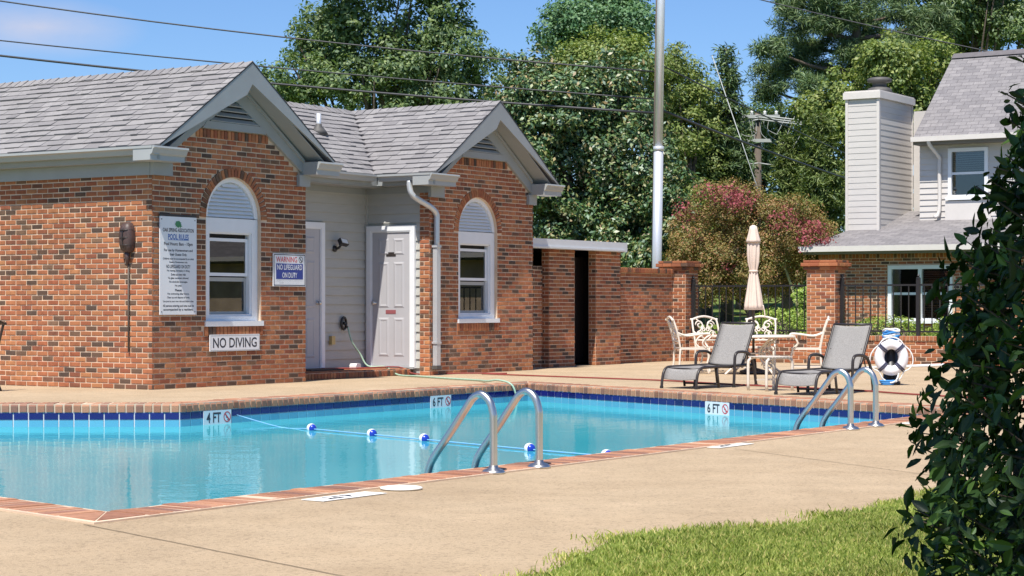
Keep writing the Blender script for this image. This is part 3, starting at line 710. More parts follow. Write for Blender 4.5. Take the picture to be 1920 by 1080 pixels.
def panel_door(name, M, w, h, mat, label, knob_side, plaques=False):
    """door with its casing; local x along the wall, -y outward, z up"""
    d = bpy.data.objects.new(name, None); COL.objects.link(d); d.parent = ph; d.matrix_basis = M
    if label: d['label'] = label
    fr = MB(); fr.plate([(-.075, 0), (w + .075, 0), (w + .075, h + .075), (-.075, h + .075)], [[(0, .02), (w, .02), (w, h), (0, h)]], lambda u, v, q: (u, q, v), -.035, .01); fr.build('casing', 'white_trim', d)
    fr = MB(); fr.plate([(-.02, .005), (w + .02, .005), (w + .02, h + .02), (-.02, h + .02)], [[(.018, .02), (w - .018, .02), (w - .018, h - .018), (.018, h - .018)]], lambda u, v, q: (u, q, v), -.028, .006); fr.build('stop_moulding', 'white_trim', d)
    MB().box(.008, w - .008, -.012, .012, .02, h - .008).build('slab', mat, d)
    cols = [(.13 * w / .71, .32 * w / .71), (.40 * w / .71, .59 * w / .71)]
    for (a, b) in cols:
        for (za, zb) in ((.16, .72), (.86, 1.52), (1.62, 1.86)):
            if zb > h - .1: continue
            mb = MB(); e = .028
            P0 = [(a, za), (b, za), (b, zb), (a, zb)]; P1 = [(a + e, za + e), (b - e, za + e), (b - e, zb - e), (a + e, zb - e)]; P2 = [(a + 1.8 * e, za + 1.8 * e), (b - 1.8 * e, za + 1.8 * e), (b - 1.8 * e, zb - 1.8 * e), (a + 1.8 * e, zb - 1.8 * e)]
            vs_ = [(u, -.0125, v) for u, v in P0] + [(u, -.022, v) for u, v in P1] + [(u, -.016, v) for u, v in P2]
            fs_ = [(i, (i + 1) % 4, 4 + (i + 1) % 4, 4 + i) for i in range(4)] + [(4 + i, 4 + (i + 1) % 4, 8 + (i + 1) % 4, 8 + i) for i in range(4)] + [(8, 9, 10, 11)]
            mb.add(vs_, fs_); mb.build('raised_panel', mat, d)
    kx = w - .07 if knob_side > 0 else .07
    kn = MB().lathe([(.026, 0), (.026, .008), (.012, .012), (.012, .03), (.028, .04), (.03, .055), (.018, .068)], 14).build('knob', 'steel', d, True)
    kn.matrix_basis = Matrix.Translation((kx, -.012, .93)) @ Matrix.Rotation(R(90), 4, 'X')
    MB().box(-.07, w + .07, -.06, .0, -.012, .019).build('threshold', 'gutter_metal', d)
    if plaques:
        MB().box(w * .38, w * .62, -.017, -.0125, 1.60, 1.66).build('name_plate', 'frame_brown', d)
        MB().box(w * .37, w * .62, -.017, -.0125, .775, .83).build('name_plate', 'plaque_red', d)
    return d
panel_door('door', Matrix.Translation((D1[0], S1 - .02, FZ)), D1[1] - D1[0], 1.985, 'door_grey', 'grey panel door in the shaded back wall of the recess', 1)
panel_door('door', Matrix.Translation((B0 - .004, D2[1], FZ)) @ Matrix.Rotation(-math.pi / 2, 4, 'Z'), D2[1] - D2[0], 1.965, 'door_grey', 'pale panel door half in sun, with two name plates', -1, True)

# windows
def arched_window(wc, label):
    w = bpy.data.objects.new('window', None); COL.objects.link(w); w.parent = ph; w.matrix_basis = Matrix.Translation((wc, .045, 0)); w['label'] = label
    ex = lambda u, v, q: (u, q, v)
    fr = MB(); fr.plate([(-.508, .748), (.508, .748), (.508, 2.075), (-.508, 2.075)], [[(-.40, .86), (.40, .86), (.40, 1.90), (-.40, 1.90)]], ex, 0, .10); fr.build('frame', 'white_trim', w)
    fr = MB(); fr.plate([(-.40, .86), (.40, .86), (.40, 1.90), (-.40, 1.90)], [[(-.375, .885), (.375, .885), (.375, 1.88), (-.375, 1.88)]], ex, .02, .10); fr.build('inner_frame', 'white_trim', w)
    MB().box(-.545, .545, -.075, .02, .738, .80).build('sill', 'white_trim', w)
    # arched louvre panel above
    fr = MB(); fr.plate([(-.506, 2.078)] + [(u - 0, v) for u, v in arch_pts(0, .505, 2.082, 24)][::-1] + [], [[(-.43, 2.11)] + arch_pts(0, .43, 2.11, 20)[::-1]] if False else [], ex, .05, .09); fr.build('arch_backing', 'white_trim', w)
    outer = arch_pts(0, .506, 2.079, 26); inner = arch_pts(0, .44, 2.085, 26); fr = MB(); k = 26
    fr.add([(u, -.005, v) for u, v in outer] + [(u, -.005, v) for u, v in inner] + [(u, .05, v) for u, v in outer] + [(u, .05, v) for u, v in inner],
           [(i, i + 1, k + i + 1, k + i) for i in range(k - 1)] + [(i + k, i + k + 1, 3 * k + i + 1, 3 * k + i) for i in range(k - 1)] + [(i, i + 1, 2 * k + i + 1, 2 * k + i) for i in range(k - 1)])
    fr.build('arch_frame', 'white_trim', w)
    for i in range(9):
        za = 2.088 + i * .047; hw = math.sqrt(max(.0, .44 ** 2 - (za + .03 - 2.079) ** 2)) - .004
        if hw < .05: continue
        mb = MB(); P = [(.004, za), (.038, za + .044), (.046, za + .044), (.012, za - .002)]
        mb.add([(u, d, z) for u in (-hw, hw) for d, z in P], [(0, 1, 2, 3), (7, 6, 5, 4), (0, 4, 5, 1), (1, 5, 6, 2), (2, 6, 7, 3), (3, 7, 4, 0)]); mb.build('louvre_slat', 'white_trim', w)
    # sashes
    up = MB(); up.plate([(-.373, 1.36), (.373, 1.36), (.373, 1.83), (-.373, 1.83)], [[(-.335, 1.40), (.335, 1.40), (.335, 1.79), (-.335, 1.79)]], ex, .05, .075); up.build('upper_sash', 'white_trim', w)
    lo = MB(); lo.plate([(-.373, .887), (.373, .887), (.373, 1.345), (-.373, 1.345)], [[(-.335, .92), (.335, .92), (.335, 1.295), (-.335, 1.295)]], ex, .075, .095); lo.build('lower_sash', 'gutter_metal', w)
    MB().box(-.336, .336, .060, .064, 1.399, 1.791).build('pane', 'glass', w); MB().box(-.336, .336, .084, .088, .919, 1.296).build('pane', 'glass', w)
    MB().box(-.374, .374, .092, .096, 1.832, 1.878).build('head_gap', 'dark_void', w)
    # dim room behind
    rm = MB(); rm.add([(-.5, .16, .75), (.5, .16, .75), (.5, .16, 2.06), (-.5, .16, 2.06), (-.6, 1.0, .6), (.6, 1.0, .6), (.6, 1.0, 2.1), (-.6, 1.0, 2.1)], [(4, 5, 6, 7), (0, 1, 5, 4), (1, 2, 6, 5), (2, 3, 7, 6), (3, 0, 4, 7)]); rm.build('room', 'room_dark', w)
    return w
wA = arched_window(WCA, 'arched window with papers taped inside its lower sash'); wB = arched_window(WCB, 'arched window of the far gable')
for (x0, x1, z0, z1) in ((-.40, -.23, 1.10, 1.29), (-.06, .13, 1.09, 1.28), (-.24, -.06, .93, 1.06)):
    mb = MB(); mb.add([(x0 + .01, .102, z0), (x1, .108, z0 - .008), (x1 + .008, .116, z1), (x0, .106, z1)], [(0, 1, 2, 3)]); mb.build('taped_notice', 'paper', wA)
mb = MB(); mb.add([(.02, .102, 1.08), (.17, .108, 1.05), (.19, .116, 1.29), (.06, .106, 1.29)], [(0, 1, 2, 3)]); mb.build('taped_notice', 'paper', wB)

# gable trim
def gable_trim(ridge, t0, t1, tag_):
    y0 = -.328; ex = lambda u, v, d: (u, d, v); el_, er = ridge - HS, ridge + HS
    def band(o1, o2, ta, tb, d0, d1, name, mat, zcut=None):
        """board parallel to the rake, between vertical offsets o1 > o2 below the roof line"""
        for sgn in (-1, 1):
            a, b = (ta, ridge) if sgn < 0 else (ridge, tb)
            P = [(a, roof_z(a, ridge) - o1), (b, roof_z(b, ridge) - o1), (b, roof_z(b, ridge) - o2), (a, roof_z(a, ridge) - o2)]
            if name == 'rake_board' and sgn < 0: P = [(a, P[0][1]), (b, P[1][1]), (b, P[2][1]), (b - .1, roof_z(b - .1, ridge) - o2 - .07), (a, P[3][1] - .07)]
            if zcut is not None:
                P = [(u, max(v, zcut)) for u, v in P]
            mb = MB(); mb.prism(P, ex, d0, d1); mb.build(name, mat, ph)
    band(.004, .265, el_ + .01, er - .01, y0, y0 + .03, 'rake_board', 'trim', 2.845)
    band(.16, .19, el_ + .1, er - .1, y0 + .031, -.002, 'soffit', 'trim', 2.80)
    band(.19, .44, t0 + .02, t1 - .02, -.045, -.003, 'frieze_board', 'trim', 2.66)
    band(.19, .235, t0 + .1, t1 - .1, -.075, -.046, 'frieze_moulding', 'trim', 2.7)
    # vent in the peak
    zb = 3.245; hw = (ZR - .40 - zb) / PT
    MB().prism([(ridge - hw - .10, 3.155), (ridge + hw + .10, 3.155), (ridge + hw + .02, zb), (ridge - hw - .02, zb)], ex, -.05, -.002).build('vent_base_board', 'trim', ph)
    v_ = bpy.data.objects.new('gable_vent', None); COL.objects.link(v_); v_.parent = ph
    MB().prism([(ridge - hw - .05, zb), (ridge + hw + .05, zb), (ridge, zb + PT * (hw + .05))], ex, -.012, -.003).build('vent_void', 'dark_void', v_)
    nS = 5
    for i in range(nS):
        za = zb + .004 + i * .068; w_ = (zb + PT * hw - za - .03) / PT
        if w_ < .03: continue
        mb = MB(); P = [(-.046, za), (-.014, za + .046), (-.012, za + .054), (-.050, za + .010)]
        mb.add([(ridge + u, d, z) for u in (-w_, w_) for d, z in P], [(0, 1, 2, 3), (7, 6, 5, 4), (0, 4, 5, 1), (1, 5, 6, 2), (2, 6, 7, 3), (3, 7, 4, 0)]); mb.build('slat', 'trim', v_)
    # cornice returns on both sides of the gable
    for sgn in (-1, 1):
        e = el_ if sgn < 0 else er; wl = t0 if sgn < 0 else t1
        xa, xb = sorted((e - sgn * -.11 * 1, wl - sgn * .30)); xa, xb = (e - .11, wl + .27) if sgn < 0 else (wl - .10, e + .17)
        c_ = bpy.data.objects.new('cornice_return', None); COL.objects.link(c_); c_.parent = ph
        prof = [(-.335, 2.85), (-.34, 2.828), (-.32, 2.815), (-.30, 2.765), (-.27, 2.745), (-.27, 2.685), (0, 2.685), (0, 2.85)]
        MB().prism(prof, lambda u, v, d: (d, u, v), xa, xb).build('gutter_end', 'gutter_metal', c_)
        a, b = (t0 - .035, t0 + .30) if sgn < 0 else (t1 - .18, t1 + .04)
        MB().box(a, b, -.055, -.002, 2.535, 2.684).build('frieze_block', 'trim', c_)
gable_trim(RA, 0, WA, 'a'); gable_trim(RB, B0, B1, 'b')
def ogee(name, p0, p1, out, parent, mat='gutter_metal', z=2.85):
    """K-style gutter from p0 to p1 (x, y), out = outward unit vector"""
    prof = [(0, z), (.012, z), (.012, z - .085), (.085, z - .085), (.10, z - .03), (.128, z - .018), (.128, z), (.138, z), (.138, z - .028), (.112, z - .045), (.094, z - .097), (0, z - .097)]
    p0 = Vector(p0); p1 = Vector(p1); o_ = Vector(out)
    MB().prism(prof, lambda u, v, d: (*(p0.lerp(p1, d) + o_ * u), v), 0, 1).build(name, mat, parent)
eA, eB = RA - HS, RB - HS
ogee('gutter', (eA + .02, -.30), (eA + .02, 8), (-1, 0), ph)
ogee('gutter', (eB + .02, -.30), (eB + .02, .62), (-1, 0), ph)
ogee('gutter', (RA + HS + .02, .75), (eB - .11, .75), (0, -1), ph)
for nm, bx in (('fascia', (eA + .02, eA + .05, -.28, 8, 2.70, 2.82)), ('soffit', (eA + .03, -.002, -.0, 8, 2.685, 2.70)), ('frieze_board', (-.04, -.002, .0, 8, 2.535, 2.684)),
               ('fascia', (eB + .02, eB + .05, -.28, .7, 2.70, 2.82)), ('soffit', (eB + .03, B0 + .02, -.0, 1.14, 2.70, 2.715)), ('frieze_board', (B0 - .02, B0 + .018, .0, 1.14, 2.60, 2.698)),
               ('fascia', (RA + HS + .02, B0, .73, .75, 2.70, 2.82)), ('soffit', (WA, B0, .75, 1.15, 2.684, 2.699)), ('frieze_board', (WA, B0 - .03, S1 - .04, S1 - .02, 2.60, 2.683)),
               ('soffit', (B1 + .002, RB + HS - .03, 0, 5, 2.70, 2.715))):
    MB().box(*bx[:2], *bx[2:4], *bx[4:]).build(nm, 'trim', ph)
# roof: deck slabs and shingles
roof = bpy.data.objects.new('roof', None); COL.objects.link(roof); roof.parent = ph
SV = .75; RS = SV + HS                                   # connecting roof: eave and ridge
SL = math.hypot(HS, ZR - ZE); cs, sn = HS / SL, (ZR - ZE) / SL
def slope_frame(p0, along, up):
    """matrix: x along the eave, z up the slope, -y out of the roof"""
    x = Vector(along); z = Vector(up).normalized(); y = z.cross(x); M = Matrix((x, y, z)).transposed().to_4x4(); M.translation = Vector(p0); return M
FRA_L = slope_frame((eA, 0, ZE), (0, -1, 0), (HS, 0, ZR - ZE))                       # left slope of the near wing; x runs to -s
FRA_R = slope_frame((RA + HS, 0, ZE), (0, 1, 0), (-HS, 0, ZR - ZE))
FRB_L = slope_frame((eB, 0, ZE), (0, -1, 0), (HS, 0, ZR - ZE))
FRB_R = slope_frame((RB + HS, 0, ZE), (0, 1, 0), (-HS, 0, ZR - ZE))
FRC = slope_frame((0, SV, ZE), (1, 0, 0), (0, HS, ZR - ZE))                           # connecting roof, x = t
def slab(poly, M, name='roof_deck'):
    mb = MB(); mb.prism(poly, lambda u, v, d: M @ Vector((u, d, v)), .002, .035); mb.build(name, 'far_shingle', roof)
OH = .325
slab([(-8, 0), (OH, 0), (OH, SL), (-8, SL)], FRA_L)
slab([(-OH, 0), (SV, 0), (RS, SL), (-OH, SL)], FRA_R)
slab([(-SV, 0), (OH, 0), (OH, SL), (-RS, SL)], FRB_L)
slab([(-OH, 0), (5, 0), (5, SL), (-OH, SL)], FRB_R)
slab([(RA + HS, 0), (eB, 0), (RB, SL), (RA, SL)], FRC)
def shingle_t(j):
    r = random.Random(90 + j); mb = MB()
    mb.v = [(-.5, 0, 0), (.5, 0, 0), (.5, 0, 1.06), (-.5, 0, 1.06), (-.5 + r.uniform(0, .02), -1, r.uniform(-.05, .05)), (.5 - r.uniform(0, .02), -1, r.uniform(-.05, .05)), (.5, -.15, 1.06), (-.5, -.15, 1.06)]
    mb.f = [(4, 5, 6, 7), (0, 1, 5, 4), (1, 2, 6, 5), (3, 0, 4, 7)]; return mb
SHT = [shingle_t(i) for i in range(5)]
def shingles(M, span):
    out = []; rows = 15; ex_ = SL / rows
    for i in range(rows):
        v = i * ex_; a, b = span(v + ex_ * .5); u = a - random.uniform(0, .2)
        while u < b:
            w = random.uniform(.10, .26); x0, x1 = max(u, a), min(u + w, b)
            if x1 - x0 > .02:
                thick = random.choice((.012, .016, .02, .026))
                out.append((M @ Matrix.Translation(((x0 + x1) / 2, -.0, v)) @ Matrix.Diagonal((x1 - x0 - .002, thick, ex_, 1)), random.randrange(5)))
            u += w
    return out
SH = shingles(FRA_L, lambda v: (-6, OH + .002)) + shingles(FRB_L, lambda v: (-SV - v * cs, OH + .002)) + shingles(FRC, lambda v: (RA + HS - v * cs, eB + v * cs)) + shingles(FRA_R, lambda v: (-OH - .002, SV + v * cs)) + shingles(FRB_R, lambda v: (-OH - .002, 4))
field(roof, RM, 'shingle', SH, SHT, 'shingle', 300, 'shingle_courses')
caps = []
def ridge_caps(p0, p1, nrm_a, nrm_b):
    p0 = Vector(p0); p1 = Vector(p1); L_ = (p1 - p0).length; d = (p1 - p0) / L_; k = int(L_ / .145)
    side = d.cross(Vector((0, 0, 1)))
    for i in range(k):
        q = p0 + d * (i * .145); mb = MB(); lift = .012 + .003 * (i % 2)
        pts = []
        for dd, h in ((0, lift + .012), (.2, lift - .006)):
            c = q + d * dd
            pts += [c + side * .13 + Vector((0, 0, h - .13 * PT)), c + Vector((0, 0, h)), c - side * .13 + Vector((0, 0, h - .13 * PT))]
        mb.add(pts + [p - Vector((0, 0, .012)) for p in pts], [(0, 3, 4, 1), (1, 4, 5, 2), (6, 0, 1, 7), (7, 1, 2, 8)]); caps.append(mb)
ridge_caps((RA, -.33, ZR), (RA, 6, ZR), 0, 0); ridge_caps((RB, -.33, ZR), (RB, RS + .1, ZR), 0, 0); ridge_caps((RA + .1, RS, ZR), (RB, RS, ZR), 0, 0)
for mb in caps: mb.build('ridge_shingle', 'shingle', roof)
for (r_, a, b) in ((RA, eA, RA + HS), (RB, eB, RB + HS)):        # dark drip edge along the rakes
    for p, q in (((a, ZE), (r_, ZR)), ((r_, ZR), (b, ZE))):
        mb = MB(); mb.prism([(p[0], p[1] - .004), (q[0], q[1] - .004), (q[0], q[1] + .014), (p[0], p[1] + .014)], lambda u, v, d: (u, d, v), -.331, -.3285); mb.build('drip_edge', 'black_iron', roof)
# vent pipe with a lead collar on the connecting roof
vp = bpy.data.objects.new('vent_pipe', None); COL.objects.link(vp); vp.parent = roof; vp.location = (5.28, SV + .95, ZE + .95 * PT)
MB().lathe([(.035, -.05), (.035, .27), (.030, .27), (.030, .2)], 12).build('pipe', 'galvanized', vp, True); MB().lathe([(.14, -.03), (.10, .03), (.05, .09), (.045, .12)], 12).build('collar', 'flue_metal', vp, True)
# downspout
dsx, dsy = B0 + .10, -.055
ds = bpy.data.objects.new('downspout', None); COL.objects.link(ds); ds.parent = ph
P_ = [(eB - .04, .10, 2.75), (eB - .04, .10, 2.66), (eB + .0, .07, 2.54), (dsx - .14, -.03, 2.40), (dsx - .01, dsy, 2.30), (dsx, dsy, 2.16), (dsx, dsy, 1.80)]
MB().tube(P_, .043, 10, smooth=3).build('elbow', 'downspout_metal', ds, True)
MB().box(dsx - .045, dsx + .045, dsy - .036, dsy + .036, .10, 1.86).build('lower_pipe', 'downspout_metal', ds)
MB().box(dsx - .055, dsx + .055, dsy - .046, dsy + .046, .085, .14).build('boot', 'flue_metal', ds)
for z_ in (.45, 1.82): MB().box(dsx - .06, dsx + .06, dsy - .042, dsy + .044, z_, z_ + .03).build('strap', 'downspout_metal', ds)

# things fixed to the pool house
wl = thing('wall_lamp', 'brown caged oval lamp with a thin conduit on the sunlit brick wall', 'lamp', W(-.014, .35, 1.80), TH - math.pi / 2)
body = MB(); k = 18
for (d, sc_) in ((0, 1.), (-.05, 1.), (-.09, .86), (-.11, .5)):
    body.v += [(.095 * sc_ * abs(math.cos(a)) ** .7 * (1 if math.cos(a) >= 0 else -1), d, .185 * sc_ * abs(math.sin(a)) ** .8 * (1 if math.sin(a) >= 0 else -1)) for a in np.linspace(0, 2 * math.pi, k, endpoint=False)]
for r_ in range(3): body.f += [(r_ * k + i, r_ * k + (i + 1) % k, (r_ + 1) * k + (i + 1) % k, (r_ + 1) * k + i) for i in range(k)]
body.f.append(tuple(range(3 * k, 4 * k))); body.build('lamp_body', 'lamp_brown', wl, True)
cg = MB()
for z_ in (-.09, 0, .09): cg.tube([(-.09, -.03, z_), (-.06, -.10, z_), (0, -.122, z_), (.06, -.10, z_), (.09, -.03, z_)], .006, 6, smooth=3)
cg.tube([(0, -.03, -.18), (0, -.10, -.12), (0, -.125, 0), (0, -.10, .12), (0, -.03, .18)], .006, 6, smooth=3); cg.build('cage', 'frame_brown', wl, True)
MB().lathe([(.012, -.32), (.03, -.24), (.035, -.17)], 10, (0, -.035, 0)).build('neck', 'lamp_brown', wl, True)
MB().tube([(0, -.014, -1.36), (0, -.014, -.2)], .011, 8).build('conduit', 'wood_pole', wl, True)

fl = thing('flood_light', 'small black floodlight with white lens between the two doors', 'light', W(4.95, S1 - .02, 1.84), TH)
MB().lathe([(.045, 0), (.045, .02), (.03, .03)], 12).build('mount', 'black_plastic', fl, True).matrix_basis = Matrix.Translation((-.03, 0, -.04)) @ Matrix.Rotation(R(90), 4, 'X')
MB().tube([(-.03, -.02, -.04), (-.02, -.07, -.03), (.0, -.10, .02)], .018, 8, smooth=3).build('arm', 'black_plastic', fl, True)
hd = MB().box(-.075, .075, -.03, .03, -.045, .045).build('head', 'black_plastic', fl); hd.matrix_basis = Matrix.Translation((.02, -.12, .05)) @ Matrix.Rotation(R(-32), 4, 'X') @ Matrix.Rotation(R(10), 4, 'Y')
ln = MB().box(-.062, .062, -.034, -.0305, -.034, .036).build('lens', 'lamp_lens', hd)
ob = tag(MB().box(-.04, .04, -.05, 0, -.06, .06).build('outlet_cover', 'outlet_tan'), 'tan outlet cover low on the siding by the grey door', 'outlet'); ob.location = W(4.84, S1 - .02, .50); ob.rotation_euler = (0, 0, TH)

def hose(name, label, pts, r, mat, z=None):
    pts = [Vector(p) for p in pts]; base = pts[0].copy()
    o = MB().tube([p - base for p in pts], r, 7, smooth=6).build(name, mat, None, True); o.location = base; tag(o, label, 'hose'); return o
hr = thing('hose_reel', 'black hose tap ring on the siding of the recess', 'hose hanger', W(5.10, S1 - .02, .74), TH)
MB().tube([(.055 * math.cos(a), -.03, .085 * math.sin(a)) for a in np.linspace(0, 2 * math.pi, 16, endpoint=False)], .018, 8, closed=True).build('ring', 'black_plastic', hr, True)
MB().tube([(0, 0, 0), (0, -.06, 0)], .02, 8).build('tap', 'black_plastic', hr, True); MB().tube([(0, -.05, -.01), (.03, -.075, -.06)], .016, 8).build('spout', 'black_plastic', hr, True)
g0 = W(5.13, S1 - .10, .68)
hose('garden_hose', 'pale green garden hose running from the wall tap into the pool', [g0, g0 + Vector((.06, -.05, -.2)), W(5.26, .93, .30), W(5.30, .82, .13), W(5.35, .55, .12), W(5.2, .22, .02), W(4.9, -.35, .018), W(4.5, -1.1, .018), W(4.2, -1.8, .018), W(3.75, -2.25, .03), W(3.62, -2.52, .05), W(3.60, -2.74, -.02), W(3.64, -2.80, -.3)], .013, 'hose_green')
hose('garden_hose', 'long dark red hose stretched across the deck behind the loungers', [W(4.4, .95, .115), W(4.9, .62, .115), W(5.5, .42, .115), W(5.62, .22, .02), W(6.2, -.10, .016), W(6.6, -.7, .016), (-.43, 28.2, .016), (.30, 27.4, .016), (1.56, 26.1, .016), (2.01, 25.6, .016), (2.9, 24.15, .016), (3.95, 22.75, .016), (4.53, 21.5, .016), (6.2, 18.9, .016)], .0105, 'hose_red')
sb = thing('sprinkler_box', 'small white plastic box on the brick step by the hose', 'box', W(4.95, .78, FZ), TH + .3)
MB().box(-.10, .10, -.05, .05, 0, .045).build('body', 'white_paint', sb); MB().prism([(-.10, .046), (.10, .046), (.07, .075), (-.07, .075)], lambda u, v, d: (u, d, v), -.05, .05).build('lid', 'white_paint', sb)
mt = tag(MB().box(-.36, .36, -.22, .22, 0, .014).build('door_mat', 'doormat_brown'), 'dark brown mat on the step before the grey door', 'mat'); mt.location = W(4.1, .82, FZ + .003); mt.rotation_euler = (0, 0, TH)

# ------------------------------------------------------------------ pump enclosure right of the pool house
S2 = .50
pe = thing('pump_enclosure', 'brick pump enclosure with a flat white fascia roof and dark gateway', 'enclosure', C0, TH)
ew = bpy.data.objects.new('wall', None); COL.objects.link(ew); ew.parent = pe
MB().box(B1 + .001, 9.48, S2, S2 + .2, -.02, 1.62).build('mortar_core', 'mortar', ew)
PIERS = ((9.50, 10.28), (10.97, 11.78))
for a, b in PIERS: MB().box(a, b, S2 - .12, S2 + .02, -.02, 1.90).build('mortar_core', 'mortar', ew)
EB = courses(lambda u: (u, S2), 0, 1.62, lambda a, b: [(B1 + .01, 9.49)], 0)
for a, b in PIERS:
    EB += courses(lambda u: (u, S2 - .12), 0, 1.90, lambda p, q: [(a - .012, b + .012)], 0)
    EB += courses(lambda u: (a, u), 0, 1.90, lambda p, q: [(S2 - .12, S2 + .02)], -math.pi / 2)
    EB += courses(lambda u: (b, u), 0, 1.90, lambda p, q: [(S2 - .12, S2 + .02)], math.pi / 2)
field(ew, RM, 'brick', EB, BRICKS, 'brick', 300, 'brickwork')
rf = bpy.data.objects.new('flat_roof', None); COL.objects.link(rf); rf.parent = pe
MB().box(B1 + .01, 11.66, .22, 3.2, 1.93, 2.03).build('roof_slab', 'fascia_white', rf)
MB().box(B1 + .01, 11.68, .19, .219, 1.89, 2.045).build('fascia', 'fascia_white', rf); MB().box(B1 + .06, 11.60, .175, .189, 1.90, 1.93).build('drip_moulding', 'fascia_white', rf)
MB().box(11.661, 11.69, .19, 3.2, 1.89, 2.045).build('fascia', 'fascia_white', rf)
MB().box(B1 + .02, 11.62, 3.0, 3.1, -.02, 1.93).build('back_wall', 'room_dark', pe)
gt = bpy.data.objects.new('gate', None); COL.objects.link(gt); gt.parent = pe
MB().box(11.60, 11.775, S2 + .03, 3.0, -.02, 1.92).build('side_wall', 'frame_brown', pe)  # near-black colour carries the shade of the enclosure's interior
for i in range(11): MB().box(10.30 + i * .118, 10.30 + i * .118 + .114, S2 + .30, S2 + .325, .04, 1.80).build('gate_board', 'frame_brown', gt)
for z_ in (.35, 1.5): MB().box(10.29, 11.59, S2 + .326, S2 + .36, z_, z_ + .1).build('gate_rail', 'frame_brown', gt)

# perimeter wall, corner pier
pwl = thing('brick_wall', 'low weathered brick wall between the pump enclosure and the corner pier', 'wall', C0, TH)
TW0, TW1 = 11.79, 13.90
MB().box(TW0, TW1, S2 + .02, S2 + .25, -.02, 1.56).build('mortar_core', 'mortar', pwl)
WB = courses(lambda u: (u, S2 + .02), 0, 1.55, lambda a, b: [(TW0, TW1)], 0)
for i in range(31): WB.append((bM(TW0 + .034 + i * .068, S2 + .0, 1.60, 0, .057, .085, .03), random.randrange(5)))
field(pwl, RM, 'brick', WB, BRICKS, 'brick', 300, 'brickwork')
MB().box(TW0, TW1, S2 - .012, S2 + .25, 1.561, 1.635).build('coping', 'mortar', pwl)
def pier(label, t0, t1, s0, s1, h):
    p_ = thing('brick_pier', label, 'pier', W((t0 + t1) / 2, (s0 + s1) / 2), TH); hx, hy_ = (t1 - t0) / 2, (s1 - s0) / 2
    MB().box(-hx, hx, -hy_, hy_, -.02, h).build('mortar_core', 'mortar', p_)
    bb = courses(lambda u: (u, -hy_), 0, h, lambda a, b: [(-hx - .012, hx + .012)], 0) + courses(lambda u: (-hx, u), 0, h, lambda a, b: [(-hy_ - .0, hy_ + .0)], -math.pi / 2) + courses(lambda u: (hx, u), 0, h, lambda a, b: [(-hy_, hy_)], math.pi / 2)
    cp = MB().box(-hx - .03, hx + .03, -hy_ - .03, hy_ + .03, h + .001, h + .169).build('cap', 'brick', p_)
    for e, z0, z1 in ((.05, h, h + .06), (.085, h + .06, h + .125), (.05, h + .125, h + .17)):
        MB().box(-hx - e + .012, hx + e - .012, -hy_ - e + .012, hy_ + e - .012, z0 + .002, z1 - .002).build('cap_layer', 'brick', cp)
        bb += courses(lambda u: (u, -hy_ - e + .012), z0, z1, lambda a, b: [(-hx - e, hx + e)], 0, joint=.009) + courses(lambda u: (-hx - e + .012, u), z0, z1, lambda a, b: [(-hy_ - e, hy_ + e)], -math.pi / 2, joint=.009) + courses(lambda u: (hx + e - .012, u), z0, z1, lambda a, b: [(-hy_ - e, hy_ + e)], math.pi / 2, joint=.009)
    field(p_, Matrix.Translation(W((t0 + t1) / 2, (s0 + s1) / 2)) @ Matrix.Rotation(TH, 4, 'Z'), 'brick', bb, BRICKS, 'brick', 300, 'brickwork')
    return p_
pier('brick corner pier with a corbelled cap behind the low wall', 13.91, 14.38, .26, .74, 1.62)
pier('sunlit brick pier with a corbelled cap behind the right-hand lounger', 13.92, 14.36, -2.60, -2.08, 1.60)
# low walls and iron fences
def fence_run(label_w, label_f, s_a, s_b, far=False):
    tl = 14.14; L_ = s_a - s_b
    lw = thing('low_brick_wall', label_w, 'wall', W(tl, s_a), TH)      # runs towards -s
    MB().box(-.1, .1, -L_, 0, -.02, .40).build('mortar_core', 'mortar', lw)
    bb = courses(lambda u: (-.1, u), 0, .40, lambda a, b: [(-L_, 0)], -math.pi / 2)
    for i in range(int(L_ / .068)): bb.append((bM(-.11, -.034 - i * .068, .445, -math.pi / 2, .057, .075, .02), random.randrange(5)))
    field(lw, Matrix.Translation(W(tl, s_a)) @ Matrix.Rotation(TH, 4, 'Z'), 'brick', bb, BRICKS, 'brick', 300, 'brickwork')
    MB().box(-.115, .115, -L_, 0, .401, .482).build('coping', 'mortar', lw)
    fe = thing('iron_fence', label_f, 'fence', W(tl, s_a, .482), TH)
    n = int(L_ / .135)
    for i in range(1, n): MB().box(-.008, .008, -i * L_ / n - .008, -i * L_ / n + .008, .06, .87 if i % 1 == 0 else .8).build('picket', 'black_iron', fe)
    for z_ in (.06, .84): MB().box(-.014, .014, -L_, 0, z_, z_ + .03).build('rail', 'black_iron', fe)
    nb = max(1, int(round(L_ / 1.25)))
    for i in range(nb + 1):
        q = max(-L_ + .03, -i * L_ / nb - .001 if i else -.03)
        MB().box(-.03, .03, q - .03, q + .03, 0, .96).build('post', 'black_iron', fe); MB().lathe([(.04, .961), (.04, .975), (.012, .99), (.026, 1.01), (.012, 1.04)], 8, (0, q, 0)).build('finial', 'black_iron', fe)
fence_run('low brick wall under the iron fence behind the white dining set', 'black iron fence between the two brick piers', .25, -2.07)
fence_run('low brick wall under the iron fence behind the life ring', 'black iron fence before the neighbouring house', -2.61, -8.2)

